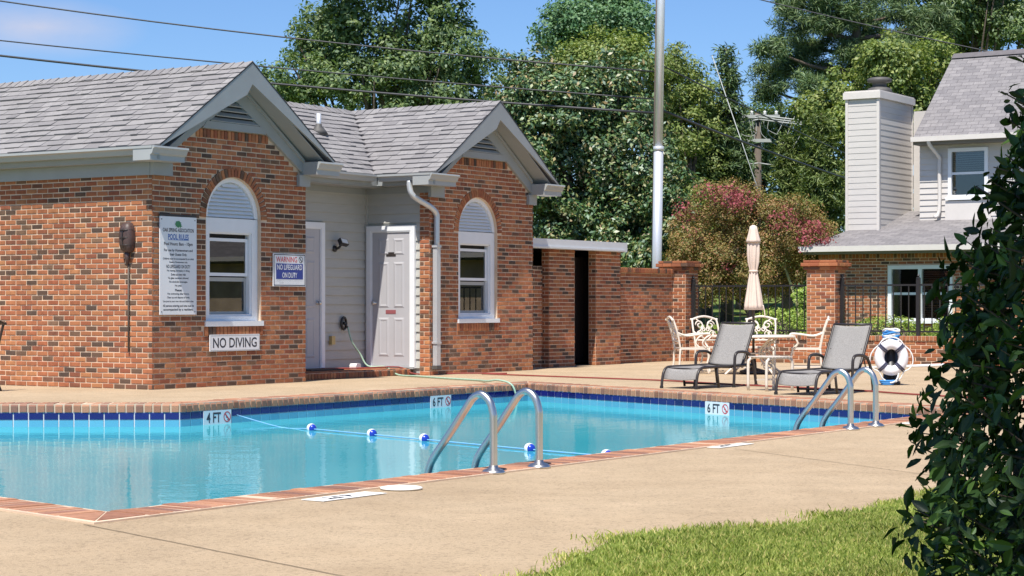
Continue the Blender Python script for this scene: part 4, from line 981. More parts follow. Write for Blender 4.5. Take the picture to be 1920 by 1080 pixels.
# ------------------------------------------------------------------ neighbouring house
nh = thing('neighbour_house', 'two-storey townhouse with brick ground floor, pale siding and grey roof', 'house', C0, TH)
SR = -24.0                                             # the row of houses runs on to the right, out of the frame
TWL = 20.5; TUP = 22.3; LP = .27
def q_uv(me):
    """planar UVs in metres: u along s, v up the slope"""
    uv = me.uv_layers.new(name='UVMap'); 
    for lp in me.loops:
        c = me.vertices[lp.vertex_index].co; uv.data[lp.index].uv = (c.y, math.hypot(c.x, c.z) if False else c.x * 1.18 + c.z * .2)
def roof_plane(name, pts, parent, th=.05):
    o = MB(); o.add([Vector(p) for p in pts] + [Vector(p) - Vector((0, 0, th)) for p in pts], [tuple(range(len(pts)))] + [tuple(range(2 * len(pts) - 1, len(pts) - 1, -1))] + [(i, (i + 1) % len(pts), len(pts) + (i + 1) % len(pts), len(pts) + i) for i in range(len(pts))])
    ob_ = o.build(name, 'far_shingle', parent); me = ob_.data
    p0, p1, p2 = Vector(pts[0]), Vector(pts[1]), Vector(pts[-1]); ux = (p1 - p0).normalized(); nn = ux.cross(p2 - p0).normalized(); vy = nn.cross(ux)
    uv = me.uv_layers.new(name='UVMap')
    for lp in me.loops:
        c = me.vertices[lp.vertex_index].co - p0; uv.data[lp.index].uv = (c.dot(ux), c.dot(vy))
    return ob_
hw_ = bpy.data.objects.new('ground_floor_wall', None); COL.objects.link(hw_); hw_.parent = nh
WN = (-.90, -2.26, .66, 1.80)                          # double window: s from, s to, z from, z to
mb = MB(); mb.plate([(.62, -.1), (SR, -.1), (SR, 2.10), (.62, 2.10)], [[(WN[0], WN[2]), (WN[0], WN[3]), (WN[1], WN[3]), (WN[1], WN[2])]], lambda u, v, d: (d, u, v), TWL, TWL + .2); mb.build('mortar_core', 'mortar', hw_)
MB().box(TWL + .201, TWL + 6, .42, .62, -.1, 2.10).build('side_wall', 'mortar', hw_)
hb = courses(lambda u: (TWL, u), .2, 1.95, lambda a, b: minus([(-4.6, .63)], WN[1] - .02, WN[0] + .02) if b > WN[2] and a < WN[3] else [(-4.6, .63)], -math.pi / 2)
for i in range(68): hb.append((bM(TWL, .60 - i * .075, 2.01, -math.pi / 2, .062, .11, .012), random.randrange(5)))
field(hw_, RM, 'brick', hb, BRICKS, 'brick', 300, 'brickwork')
def house_window(label, t, s0, s1, z0, z1, double, blind):
    w = bpy.data.objects.new('window', None); COL.objects.link(w); w.parent = nh; w.matrix_basis = Matrix.Translation((t, s0, 0)) @ Matrix.Rotation(-math.pi / 2, 4, 'Z'); w['label'] = label
    L_ = s0 - s1; ex = lambda u, v, d: (u, d, v); f = .075
    holes = [[(f, z0 + f), (L_ / 2 - f / 2, z0 + f), (L_ / 2 - f / 2, z1 - f), (f, z1 - f)], [(L_ / 2 + f / 2, z0 + f), (L_ - f, z0 + f), (L_ - f, z1 - f), (L_ / 2 + f / 2, z1 - f)]] if double else [[(f, z0 + f), (L_ - f, z0 + f), (L_ - f, z1 - f), (f, z1 - f)]]
    fr = MB(); fr.plate([(0, z0), (L_, z0), (L_, z1), (0, z1)], holes, ex, -.03, .09); fr.build('frame', 'white_trim', w)
    MB().box(-.04, L_ + .04, -.07, -.031, z0 - .03, z0 + .03).build('sill', 'white_trim', w)
    for i, h in enumerate(holes):
        a, b = h[0][0], h[1][0]; zm = (z0 + z1) / 2
        MB().box(a, b, .02, .05, zm - .025, zm + .025).build('meeting_rail', 'white_trim', w)
        MB().box(a, b, .035, .039, z0 + f, zm - .026).build('pane', 'glass', w); MB().box(a, b, .03, .034, zm + .026, z1 - f).build('pane', 'glass', w)
        if blind[i]:
            n = int((z1 - zm - f) / .045) if blind[i] == 1 else int((z1 - z0 - 2 * f) / .045)
            for j in range(n):
                zz = z1 - f - .03 - j * .045; m_ = MB(); m_.add([(a, .075, zz), (b, .075, zz), (b, .095, zz + .03), (a, .095, zz + .03)], [(0, 1, 2, 3)]); m_.build('blind_slat', 'paper' if blind[i] == 1 else 'gutter_metal', w)
    rm = MB(); rm.box(-.02, L_ + .02, .6, .62, z0 - .05, z1 + .05); rm.box(-.03, -.02, .1, .6, z0, z1); rm.box(L_ + .02, L_ + .03, .1, .6, z0, z1); rm.build('room', 'room_dark', w)
house_window('white double window of the ground floor behind the iron fence', TWL, WN[0], WN[1], WN[2], WN[3], True, (0, 2))
# lower roof with hip, eaves
ez = 2.19; et = 20.1
lr = bpy.data.objects.new('lower_roof', None); COL.objects.link(lr); lr.parent = nh
tt = TUP + .9
roof_plane('roof_slope', [(et, .80, ez), (et, SR, ez), (tt, SR, ez + LP * (tt - et)), (tt, .80 - (tt - et) * .27, ez + LP * (tt - et))], lr)
roof_plane('roof_slope', [(tt + 3, .80, ez), (et, .80, ez), (tt, .80 - (tt - et) * .27, ez + LP * (tt - et)), (tt + 3, .80 - (tt - et) * .27, ez + LP * (tt - et))], lr)
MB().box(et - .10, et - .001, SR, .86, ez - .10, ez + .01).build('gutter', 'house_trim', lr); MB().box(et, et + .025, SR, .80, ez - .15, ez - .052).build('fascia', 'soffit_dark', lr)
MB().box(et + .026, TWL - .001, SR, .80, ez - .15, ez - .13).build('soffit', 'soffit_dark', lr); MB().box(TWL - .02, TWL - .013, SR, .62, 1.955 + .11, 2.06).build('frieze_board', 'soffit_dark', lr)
# upper storey
uz0, uz1 = 2.72, 4.46; US = -.87; UW = (-1.50, -2.36, 3.22, 4.27)
uw = bpy.data.objects.new('upper_wall', None); COL.objects.link(uw); uw.parent = nh
mb = MB(); mb.plate([(US, uz0 - .3), (SR, uz0 - .3), (SR, uz1), (US, uz1)], [[(UW[0], UW[2]), (UW[0], UW[3]), (UW[1], UW[3]), (UW[1], UW[2])]], lambda u, v, d: (d, u, v), TUP + .02, TUP + .2); mb.build('sheathing', 'house_siding', uw)
MB().prism([(TUP + .021, uz0 - .4), (TUP + 4.2, uz0 - .4), (TUP + 4.2, uz1), (24.36, 6.3), (TUP + .021, uz1)], lambda u, v, d: (u, d, v), US - .15, US - .001).build('gable_wall', 'house_siding', uw)
siding(uw, lambda u, d: (TUP + .02 - d, u), -8., US, uz0, uz1, [(UW[1] - .0, UW[0] + .0, UW[2], UW[3])], 'house_siding', .128)
house_window('white upper-floor window beside the downspout', TUP, UW[0], UW[1], UW[2], UW[3], False, (1,))
MB().box(TUP - .03, TUP + .0, UW[1] - .06, UW[0] + .06, uz0 - .0, UW[2] - .05).build('apron_board', 'house_trim', uw)
ur = bpy.data.objects.new('upper_roof', None); COL.objects.link(ur); ur.parent = nh
rt, rz = 24.36, 6.49; uet, uez = 21.95, 4.50
roof_plane('roof_slope', [(uet, US + .01, uez), (uet, SR, uez), (rt, SR, rz), (rt, US + .01, rz)], ur, .06)
roof_plane('roof_slope', [(2 * rt - uet, SR, uez), (2 * rt - uet, US + .01, uez), (rt, US + .01, rz), (rt, SR, rz)], ur, .06)
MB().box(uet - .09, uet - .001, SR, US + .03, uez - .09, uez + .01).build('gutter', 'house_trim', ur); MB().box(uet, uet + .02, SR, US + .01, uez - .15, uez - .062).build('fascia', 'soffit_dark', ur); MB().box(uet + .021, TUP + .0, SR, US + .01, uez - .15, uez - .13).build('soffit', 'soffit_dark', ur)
MB().prism([(rt - .16, rz - .09), (rt, rz + .03), (rt + .16, rz - .09)], lambda u, v, d: (u, d, v), SR, US + .01).build('ridge_cap', 'far_shingle', ur)
dsp = bpy.data.objects.new('downspout', None); COL.objects.link(dsp); dsp.parent = nh; ds_s = -1.32
MB().tube([(uet - .05, ds_s + .1, uez - .06), (uet + .0, ds_s + .1, uez - .16), (TUP - .06, ds_s, uez - .40), (TUP - .045, ds_s, uez - .6), (TUP - .045, ds_s, 2.98), (TUP - .12, ds_s + .08, 2.84)], .042, 8, smooth=3).build('pipe', 'house_trim', dsp, True)
# wing behind the chimney
MB().box(23.41, 23.6, -1.2, -.30, 2.3, 5.2).build('link_wall', 'house_siding', nh)
# chimney
ch = bpy.data.objects.new('chimney', None); COL.objects.link(ch); ch.parent = nh
ct0, ct1, cs0, cs1, cz0, cz1 = 21.5, 23.38, -.285, .45, 2.45, 5.33
MB().box(ct0 + .02, ct1 - .02, cs0 + .02, cs1 - .02, cz0, cz1).build('chase', 'house_siding', ch)
siding(ch, lambda u, d: (ct0 + .018 - d, u), cs0 + .02, cs1 - .02, cz0, cz1 - .02, [], 'house_siding', .126, .011)
siding(ch, lambda u, d: (u, cs0 + .018 - d), ct0 + .02, ct1 - .02, cz0, cz1 - .02, [], 'house_siding', .126, .011)
for (x_, y_) in ((ct0, cs0), (ct0, cs1), (ct1, cs0)): MB().box(x_ - .012, x_ + .045 if x_ == ct0 else x_ + .012, (y_ - .012 if y_ == cs0 else y_ - .045), (y_ + .045 if y_ == cs0 else y_ + .012), cz0, cz1).build('corner_trim', 'house_trim', ch)
MB().box(ct0 - .05, ct1 + .05, cs0 - .05, cs1 + .05, cz1 + .001, cz1 + .14).build('cap', 'house_trim', ch); MB().box(ct0 - .03, ct1 + .03, cs0 - .03, cs1 + .03, cz1 + .141, cz1 + .17).build('cap_top', 'house_trim', ch)
flu = MB().lathe([(.30, 0), (.24, .12), (.15, .16), (.15, .24), (.26, .26), (.26, .32), (.20, .35)], 18).build('flue', 'flue_metal', ch, True); flu.location = (22.35, .05, cz1 + .17)

# ------------------------------------------------------------------ ladders
def ladder(label, f1):
    l_ = thing('pool_ladder', label, 'ladder', f1, math.atan2(.5636, -.826), 'stainless ladders on the near edge of the pool')
    # local x runs from the flange towards the water, local y across
    ydir = -.49
    for y in (0, ydir):
        P = [(0, y, 0), (0, y, .30), (.004, y, .36), (.03, y, .43), (.085, y, .468), (.14, y, .45), (.185, y, .40), (.32, y, .225), (.43, y, .09), (.475, y, .01), (.49, y, -.09), (.49, y, -.35), (.49, y, -1.0)]
        MB().tube(P, .0235, 14, smooth=5).build('rail', 'steel', l_, True)
        MB().lathe([(.072, .002), (.072, .012), (.055, .026), (.03, .034), (.026, .05)], 22, (0, y, 0)).build('flange', 'steel', l_, True)
    for z in (-.45, -.70, -.95): MB().box(.45, .53, ydir, 0, z, z + .03).build('tread', 'white_paint', l_)
    return l_
LAD = ladder('steel pool ladder nearest the camera, at the middle of the pool edge', (-.11, 11.66, 0)); ladder('farther steel pool ladder standing in front of the right-hand lounger', (2.713, 15.75, 0))

# lane rope with floats
fr_ = thing('float_rope', 'blue rope with five blue and white floats across the pool', 'float rope', (-2.30, 19.6, WZ))
FL = [(-1.955, 19.167), (-1.309, 18.352), (-.791, 17.675), (.147, 16.46), (.756, 15.739)]
b0 = Vector((-2.30, 19.6, WZ)); e_ = Vector((2.06, 14.25, WZ))
pts = [Vector((-2.85, 20.38, WZ + .08)), b0] + [Vector((x, y, WZ + .012)) for x, y in FL] + [Vector((1.35, 14.95, WZ + .02)), Vector((1.42, 14.55, WZ + .10))]
MB().tube([p - b0 for p in pts], .0055, 6, smooth=4).build('rope', 'rope_pale', fr_, True)
for i, (x, y) in enumerate(FL):
    c = Vector((x, y, WZ + .018)) - b0; d = Vector((.6, -.8, 0)).normalized()
    o = bpy.data.objects.new('float', None); COL.objects.link(o); o.parent = fr_; o.location = c; o.rotation_euler = (0, R(90), math.atan2(d.y, d.x))
    prof = [(.047 * math.cos(a), .054 * math.sin(a)) for a in np.linspace(-1.3, 1.3, 13)]
    MB().lathe(prof[:5], 16).build('end_cap', 'float_blue', o, True); MB().lathe([(r_ + .001, z) for r_, z in prof[4:9]], 16).build('band', 'float_white', o, True); MB().lathe(prof[8:], 16).build('end_cap', 'float_blue', o, True)

# deck markers and lid
for (c, ln_) in (((-.87, 10.23), 'white depth marker tile set in the deck beside the round lid'), ((1.53, 13.95), 'white depth marker tile set in the deck between the two ladders'), ((3.42, 16.75), 'white depth marker tile set in the deck beside the far ladder')):
    o = thing('deck_marker', ln_, 'marker', (c[0], c[1], .003), math.atan2(.826, .5636))
    MB().box(-.26, .26, -.075, .075, 0, .003).build('plate', 'lid_white', o)
    t_ = bpy.data.objects.new('lettering', DECKTXT); COL.objects.link(t_); t_.parent = o; t_.matrix_basis = Matrix.Translation((-.06, 0, .0045)) @ Matrix.Rotation(math.pi, 4, 'Z') @ Matrix.Rotation(R(-90), 4, 'X')
sl = tag(MB().lathe([(.115, .002), (.115, .010), (.10, .014), (.03, .014), (.025, .010)], 28).build('skimmer_lid', 'lid_white', None, True), 'round white skimmer lid set in the deck by the pool edge', 'lid'); sl.location = (-.60, 10.66, .002)

# ------------------------------------------------------------------ furniture
def lounger(label, loc, rz):
    o = thing('sun_lounger', label, 'lounger', loc, rz, 'grey sling loungers on the deck')
    hw = .25
    def sling(name, prof):
        mb = MB(); pr = [Vector((x, 0, z)) for x, z in prof]; pr = catmull(pr, 5); k = len(pr); nc = 7
        for i, p in enumerate(pr):
            for j in range(nc):
                f = j / (nc - 1) * 2 - 1; mb.v.append((p.x, f * (hw - .02), p.z - .014 * (1 - f * f)))
        for i in range(k - 1):
            for j in range(nc - 1): a = i * nc + j; mb.f.append((a, a + 1, a + nc + 1, a + nc))
        ob_ = mb.build(name, 'sling', o, True); ob_.modifiers.new('thickness', 'SOLIDIFY').thickness = .006; return ob_
    sling('seat_sling', [(.0, .115), (.025, .18), (.07, .235), (.18, .252), (.55, .255), (.98, .262)]); sling('back_sling', [(.99, .275), (1.08, .42), (1.18, .60), (1.27, .765)])
    for y in (-hw, hw):
        MB().tube([(-.015, y, .012), (.0, y, .11), (.03, y, .195), (.09, y, .245), (.2, y, .255), (.6, y, .257), (1.0, y, .262), (1.25, y, .262)], .017, 8, smooth=4).build('side_rail', 'frame_brown', o, True)
        MB().tube([(.985, y * .97, .262), (1.08, y * .97, .42), (1.18, y * .97, .60), (1.275, y * .97, .775)], .016, 8, smooth=4).build('back_rail', 'frame_brown', o, True)
        yo = y + (.035 if y > 0 else -.035)
        MB().tube([(.74, yo, .012), (.755, yo, .2), (.765, yo, .36), (.80, yo, .415), (.88, yo, .43), (1.02, yo, .42), (1.12, yo, .37), (1.19, yo, .24), (1.24, yo, .012)], .018, 8, smooth=4).build('arm_leg', 'frame_brown', o, True)
        for x_ in (-.015, .74, 1.24): MB().lathe([(.022, 0), (.022, .03)], 8, (x_, y if x_ < .1 else yo, 0)).build('foot', 'black_plastic', o)
        MB().tube([(.42, y, .255), (.47, y, .012)], .015, 8).build('leg', 'frame_brown', o, True)
    for x_, z in ((.10, .235), (.75, .245), (1.25, .25)): MB().tube([(x_, -hw, z), (x_, hw, z)], .014, 8).build('cross_bar', 'frame_brown', o, True)
    MB().tube([(.46, -hw, .05), (.46, hw, .05)], .012, 8).build('cross_bar', 'frame_brown', o, True)
    MB().tube([(1.275, -hw * .97, .775), (1.275, hw * .97, .775)], .015, 8).build('top_bar', 'frame_brown', o, True)
    MB().tube([(1.12, -.2, .50), (1.22, -.2, .27), (1.22, .2, .27), (1.12, .2, .50)], .01, 6).build('back_prop', 'frame_brown', o, True)
    return o
lounger('grey sling lounger with raised back nearer the white dining set', (2.00, 23.48, 0), math.atan2(.77, .64)); lounger('grey sling lounger with raised back behind the farther ladder', (3.15, 21.80, 0), math.atan2(.78, .63))

st = thing('side_table', 'small white tube side table between the two loungers', 'side table', (3.02, 23.0, 0), .55)
for y in (-.17, .17):
    MB().tube([(-.19, y, 0), (-.19, y, .30), (-.17, y, .36), (-.11, y, .385), (.11, y, .385), (.17, y, .36), (.19, y, .30), (.19, y, 0)], .017, 8, smooth=3).build('leg_frame', 'cast_white', st, True)
for i in range(7): MB().box(-.165 + i * .05, -.165 + i * .05 + .04, -.20, .20, .392, .402).build('top_slat', 'cast_white', st)
MB().box(-.19, .19, -.012, .012, .12, .14).build('stretcher', 'cast_white', st)

TC = Vector((3.50, 28.5, 0))
tb = thing('dining_table', 'round white cast metal table under the closed umbrella', 'table', TC)
mb = MB(); mb.lathe([(.60, .53), (.61, .545), (.60, .562), (.56, .566), (.05, .566), (.05, .53)], 40); mb.build('table_top', 'cast_white', tb, False)
def scroll(mb, c, r, ax, az, turns=1.25, tk=.009, flip=1):
    P = [c + ax * (flip * r * (1 - .75 * i / 22) * math.cos(turns * 2 * math.pi * i / 22)) + az * (r * (1 - .75 * i / 22) * math.sin(turns * 2 * math.pi * i / 22)) for i in range(23)]
    mb.tube(P, tk, 6)
for k in range(4):
    a = k * math.pi / 2 + .5; d = Vector((math.cos(a), math.sin(a), 0)); Z = Vector((0, 0, 1)); mb = MB()
    mb.tube([d * .50 + Z * .0, d * .42 + Z * .06, d * .20 + Z * .20, d * .14 + Z * .33, d * .30 + Z * .45, d * .42 + Z * .52], .016, 8, smooth=4)
    scroll(mb, d * .34 + Z * .38, .085, d, Z); scroll(mb, d * .28 + Z * .13, .075, d, Z, flip=-1); scroll(mb, d * .24 + Z * .27, .055, d, Z)
    mb.build('leg', 'cast_white', tb, True)
MB().tube([(.15 * math.cos(a), .15 * math.sin(a), .30) for a in np.linspace(0, 6.283, 20, endpoint=False)], .012, 6, closed=True).build('leg_ring', 'cast_white', tb, True)

def chair(label, loc, rz, mat='cast_white', group='white cast metal chairs around the table'):
    """cast metal armchair; local +x is where the sitter looks"""
    o = thing('dining_chair', label, 'chair', loc, rz, group); T = .013
    Z = Vector((0, 0, 1)); X = Vector((1, 0, 0)); Y = Vector((0, 1, 0))
    mb = MB(); mb.plate([(-.20, -.21), (.21, -.23), (.23, 0), (.21, .23), (-.20, .21)], [[(-.17, -.18 + i * .075), (.18, -.19 + i * .078), (.18, -.14 + i * .078), (-.17, -.13 + i * .075)] for i in range(5)], lambda u, v, d: (u, v, d), .355, .380); mb.build('seat', mat, o)
    for y in (-.21, .21):
        MB().tube([(.20, y, .36), (.225, y, .25), (.20, y, .12), (.23, y, 0)], T + .003, 8, smooth=4).build('leg', mat, o, True)
        MB().tube([(-.19, y, .37), (-.20, y, .25), (-.21, y, .12), (-.26, y, 0)], T + .003, 8, smooth=4).build('leg', mat, o, True)
        MB().tube([(.19, y * 1.05, .37), (.13, y * 1.1, .44), (.17, y * 1.12, .52), (.24, y * 1.12, .565), (.20, y * 1.12, .585), (.08, y * 1.12, .575), (-.10, y * 1.1, .555), (-.235, y * 1.02, .60)], T, 8, smooth=4).build('arm', mat, o, True)
        MB().tube([(-.19, y, .36), (-.215, y * 1.02, .50), (-.255, y * 1.05, .66), (-.30, y * 1.0, .79)], T + .002, 8, smooth=4).build('back_post', mat, o, True)
    bx = lambda z: -.19 - .11 * max(0, (z - .36) / .43) ** 1.2
    MB().tube([(-.315, -.235, .785), (-.305, -.20, .785), (-.31, -.10, .815), (-.312, 0, .828), (-.31, .10, .815), (-.305, .20, .785), (-.315, .235, .785)], T + .004, 8, smooth=4).build('top_rail', mat, o, True)
    MB().tube([(bx(.47), -.21, .47), (bx(.47), .21, .47)], T, 8).build('lower_rail', mat, o, True)
    mb = MB(); up = (Z - X * .27).normalized()
    for sy in (-1, 1):
        for (yy, zz, r_) in ((.095, .70, .07), (.10, .56, .06), (.04, .63, .04)):
            scroll(mb, Vector((bx(zz), sy * yy, zz)), r_, Y * sy, up, 1.3, .010)
        mb.tube([(bx(.48), sy * .02, .48), (bx(.58), sy * .13, .58), (bx(.68), sy * .03, .68), (bx(.79), sy * .14, .79)], .010, 6, smooth=4)
    mb.build('back_scrollwork', mat, o, True)
    MB().box(-.20, .20, -.205, -.19, .10, .12).build('stretcher', mat, o); MB().box(-.20, .20, .19, .205, .10, .12).build('stretcher', mat, o)
    return o
chair('white scrollwork chair nearest the brick pier corner, seen side-on left of the table', (2.60, 28.65, 0), .12)
chair('white scrollwork chair behind the lounger back, left of the umbrella', (3.03, 29.45, 0), R(-65)); chair('white scrollwork chair facing the camera just right of the umbrella', (3.73, 29.55, 0), R(-100)); chair('white scrollwork chair turned side-on at the right of the table', (4.28, 28.55, 0), R(172))

chair('dark metal chair at the left edge of the picture by the brick wall', (-6.26, 22.75, 0), R(160), 'frame_brown', None)

um = thing('patio_umbrella', 'closed beige patio umbrella standing through the white table', 'umbrella', TC)
MB().tube([(0, 0, .03), (0, 0, 2.05)], .019, 10).build('pole', 'frame_brown', um, True)
prof = [(.165, .93), (.160, 1.0), (.142, 1.10), (.118, 1.22), (.092, 1.36), (.072, 1.46), (.066, 1.49), (.074, 1.53), (.098, 1.62), (.108, 1.75), (.105, 1.86), (.088, 1.94), (.06, 1.99), (.03, 2.03)]
MB().lathe([(r_ * .78, z_) for r_, z_ in prof], 64, rad=lambda a, i: 1 + (.17 - .10 * abs(i - 5) / 9) * math.sin(8 * a + .35 * math.sin(i)) + .08 * math.sin(3 * a + i * .35)).build('canopy', 'canvas', um, True)
MB().lathe([(.105, 1.91), (.10, 1.94), (.078, 2.02), (.062, 2.09), (.05, 2.14), (.015, 2.16)], 32, rad=lambda a, i: 1 + .07 * math.sin(8 * a)).build('vent_cap', 'canvas', um, True)
MB().tube([(.058 * math.cos(a), .058 * math.sin(a), 1.49) for a in np.linspace(0, 6.283, 20, endpoint=False)], .014, 6, closed=True).build('tie_band', 'canvas', um, True)
MB().tube([(.13, -.08, 1.0), (.15, -.09, .9), (.155, -.09, .82)], .008, 6, smooth=3).build('tie_strap', 'canvas', um, True)
MB().lathe([(.20, 0), (.20, .05), (.05, .09), (.03, .30)], 20).build('base', 'frame_brown', um, True)

# life ring on its stand
lr_ = thing('life_ring_stand', 'white life ring with navy straps on a dark post, blue rope coiled on top', 'life ring', (4.74, 24.57, 0), math.atan2(4.74, -24.57) * 0 + R(-8))
MB().lathe([(.12, 0), (.12, .04), (.095, .05), (.09, .55), (.07, .58)], 18, (0, .12, 0)).build('post', 'black_plastic', lr_, True)
mb = MB(); cz = .345; mb_pts = [(.148 * math.cos(a), -.02, cz + .165 * math.sin(a)) for a in np.linspace(0, 2 * math.pi, 36, endpoint=False)]
mb.tube(mb_pts, .062, 14, closed=True); mb.build('ring', 'ring_white', lr_, True)
for a in (R(45), R(135), R(225), R(315)):
    c = Vector((.148 * math.cos(a), -.02, cz + .165 * math.sin(a))); tdir = Vector((-math.sin(a), 0, math.cos(a))); rad = Vector((math.cos(a), 0, math.sin(a)))
    for q in (-.012, .012):
        MB().tube([c + tdir * q + (rad * math.cos(b_) + Vector((0, 1, 0)) * math.sin(b_)) * .066 for b_ in np.linspace(0, 2 * math.pi, 14, endpoint=False)], .010, 6, closed=True).build('strap', 'strap_navy', lr_, True)
P = []
for i in range(4):
    a0, a1 = R(45 + 90 * i), R(135 + 90 * i)
    for k in range(6):
        f = k / 6; a = a0 + (a1 - a0) * f; rr_ = .215 + .05 * math.sin(math.pi * f); P.append((rr_ * math.cos(a), -.045, cz - .01 + (rr_ + .02) * math.sin(a) - .02 * math.sin(math.pi * f)))
MB().tube(P, .008, 6, closed=True, smooth=2).build('grab_line', 'rope_white', lr_, True)
mb = MB(); mb2 = MB()
for k in range(7):
    r_ = random.Random(k); P = [((.085 + .02 * r_.random()) * math.cos(a) , .05 + (.075 + .02 * r_.random()) * math.sin(a), .565 + .02 * k + .015 * math.sin(2 * a + k)) for a in np.linspace(0, 6.283, 14, endpoint=False)]
    (mb if k % 3 else mb2).tube(P, .014, 6, closed=True, smooth=2)
mb.build('rope_coil', 'rope_blue', lr_, True); mb2.build('rope_coil', 'rope_white', lr_, True)
MB().tube([(-.09, -.05, .07), (-.06, -.09, .05), (.0, -.11, .035), (.06, -.09, .07), (.09, -.05, .16), (.08, -.03, .22)], .010, 6, smooth=4).build('hanging_line', 'rope_white', lr_, True)
mb = MB()
for k in range(3): mb.tube([((.07 + .012 * k) * math.cos(a) - .05, -.06 + .05 * math.sin(a), .015 + .02 * k) for a in np.linspace(0, 6.283, 14, endpoint=False)], .011, 6, closed=True)
mb.build('rope_coil', 'rope_blue', lr_, True)
po = tag(MB().tube([(0, 0, 0), (.6, -.25, .03), (1.25, -.5, .065)], .022, 10).build('reaching_pole', 'white_paint', None, True), 'long white reaching pole lying along the foot of the low wall', 'pole'); po.location = (5.50, 30.45, .03)

# ------------------------------------------------------------------ poles and wires
mpole = thing('metal_pole', 'tall galvanized metal pole rising behind the low brick wall', 'pole', (2.64, 36.2, -.1))
MB().tube([(0, 0, 0), (.06, 0, 4.0)], .088, 16).build('lower_tube', 'galvanized', mpole, True); MB().tube([(.06, 0, 3.98), (.15, 0, 9.5)], .074, 16).build('upper_tube', 'galvanized', mpole, True)
MB().lathe([(.098, 3.94), (.098, 4.02)], 16, (.06, 0, 0)).build('collar', 'galvanized', mpole, True); MB().tube([(-.09, .02, 0), (0.07, .02, 9.5)], .016, 8).build('conduit', 'wood_pole', mpole, True)
def P3(x, y, Y): return Vector(((x - 960) / 3686 * Y, Y, 1 - (y - 572) * Y / 3686))
UP = P3(1421, 362, 60); utop = P3(1424, 212, 60)
ut = thing('utility_pole', 'wooden utility pole with crossarm and looped jumper wires behind the crape myrtle', 'utility pole', (UP.x, 60, terr(0, 60)))
hgt = utop.z - terr(0, 60)
MB().tube([(0, 0, 0), (0, 0, hgt)], [.13, .10], 12).build('post', 'wood_pole', ut, True)
for z_ in (hgt - .12, hgt - .85): MB().box(-.65 if z_ > hgt - .5 else -.5, .65 if z_ > hgt - .5 else .4, -.16, -.06, z_ - .05, z_ + .05).build('crossarm', 'wire_light', ut)
for x_ in (-.55, -.2, .2, .55): MB().lathe([(.03, 0), (.06, .03), (.03, .06), (.06, .09), (.02, .13)], 8, (x_, -.11, hgt - .07)).build('insulator', 'lamp_lens', ut, True)
for (x0, x1, dz) in ((-.75, -.1, .6), (-.95, -.2, .95), (.2, .85, .55), (.1, 1.1, .9), (.35, 1.6, .95), (-1.5, -.3, .95)):
    MB().tube([(x0, -.12, hgt - .1), (x0 * .9, -.14, hgt - .1 - dz * .6), ((x0 + x1) / 2, -.14, hgt - .1 - dz), (x1 * .7, -.12, hgt - .1 - dz * .9), (x1, -.12, hgt - .12)], .010, 6, smooth=5).build('jumper_wire', 'wire_light', ut, True)
def wire(label, a, b, sag, r, mat='wire', name='power_line'):
    a, b = Vector(a), Vector(b); P = []
    for i in range(13):
        f = i / 12; p = a.lerp(b, f); p.z -= sag * 4 * f * (1 - f); P.append(p - a)
    o = MB().tube(P, r, 6).build(name, mat, None, True); o.location = a; tag(o, label, 'wire', 'overhead wires'); return o
wire('thin upper wire from the top left corner to the metal pole', P3(-160, -22, 38), P3(1226, 134, 36.2), .14, .014, 'wire')
wire('middle dark wire crossing the sky above the pool house', P3(-120, 63, 40), P3(1228, 186, 36.4), .06, .013)
wire('thick lowest cable crossing the sky above the pool house', P3(-140, 88, 40), P3(1229, 212, 36.4), .10, .022)
wire('thick dark cable sloping from the metal pole behind the chimney', P3(1236, 205, 36.4), P3(1640, 352, 50), .05, .025)
wire('dark cable crossing behind the utility pole to the chimney', P3(1236, 120, 36.4), P3(1660, 320, 52), .05, .016)
for i, (y0, ym, y1, lab) in enumerate(((242, 216, 236, 'highest pale wire on the crossarm left of the pole'), (248, 220, 240, 'second pale wire on the crossarm left of the pole'), (258, 224, 244, 'third pale wire on the crossarm left of the pole'), (322, 306, 330, 'lowest pale wire left of the utility pole'))):
    wire(lab, P3(1200, y0, 62), P3(1422, ym, 59.8), .04, .022, 'wire_light'); wire(lab.replace('left', 'right'), P3(1424, ym, 59.8), P3(1640, y1, 57), .04, .022, 'wire_light')
wire('thin wire across the upper right sky before the pine', P3(1380, -12, 50), P3(1960, 118, 46), .05, .014)
gy = thing('guy_wire', 'slanting guy wire with a pale yellow guard before the crape myrtle', 'guy wire', P3(1494, 566, 41))
b_ = P3(1494, 566, 41)
MB().tube([P3(1335, 104, 44) - b_, P3(1440, 410, 42) - b_], .010, 6).build('wire', 'wire_light', gy, True); MB().tube([P3(1440, 410, 42) - b_, Vector((0, 0, 0)), Vector((.1, -.12, -.9))], .028, 8).build('guard', 'guard_yellow', gy, True)

# ------------------------------------------------------------------ trees and shrubs
LEAF4 = np.array([(0, 0, 0), (.5, -.5, .10), (1, 0, 0), (.5, .5, .10)])        # length along x, width along y
def leaves(cent, nrm, L, wid, jit, shape=LEAF4):
    """one folded leaf at every centre, random heading in the plane across nrm"""
    n = len(cent); nr = nrm + rng.normal(0, jit, (n, 3)); nr /= np.linalg.norm(nr, axis=1, keepdims=True) + 1e-9
    rnd = rng.normal(0, 1, (n, 3)); x = np.cross(nr, rnd); x /= np.linalg.norm(x, axis=1, keepdims=True) + 1e-9; y = np.cross(nr, x)
    Ls = L * rng.uniform(.5, 1.4, n); Ws = Ls * wid; k = len(shape)
    V = cent[:, None, :] + shape[None, :, 0:1] * (x * Ls[:, None])[:, None, :] + shape[None, :, 1:2] * (y * Ws[:, None])[:, None, :] + shape[None, :, 2:3] * (nr * Ls[:, None])[:, None, :]
    return V.reshape(-1, 3), np.arange(n * k).reshape(n, k)
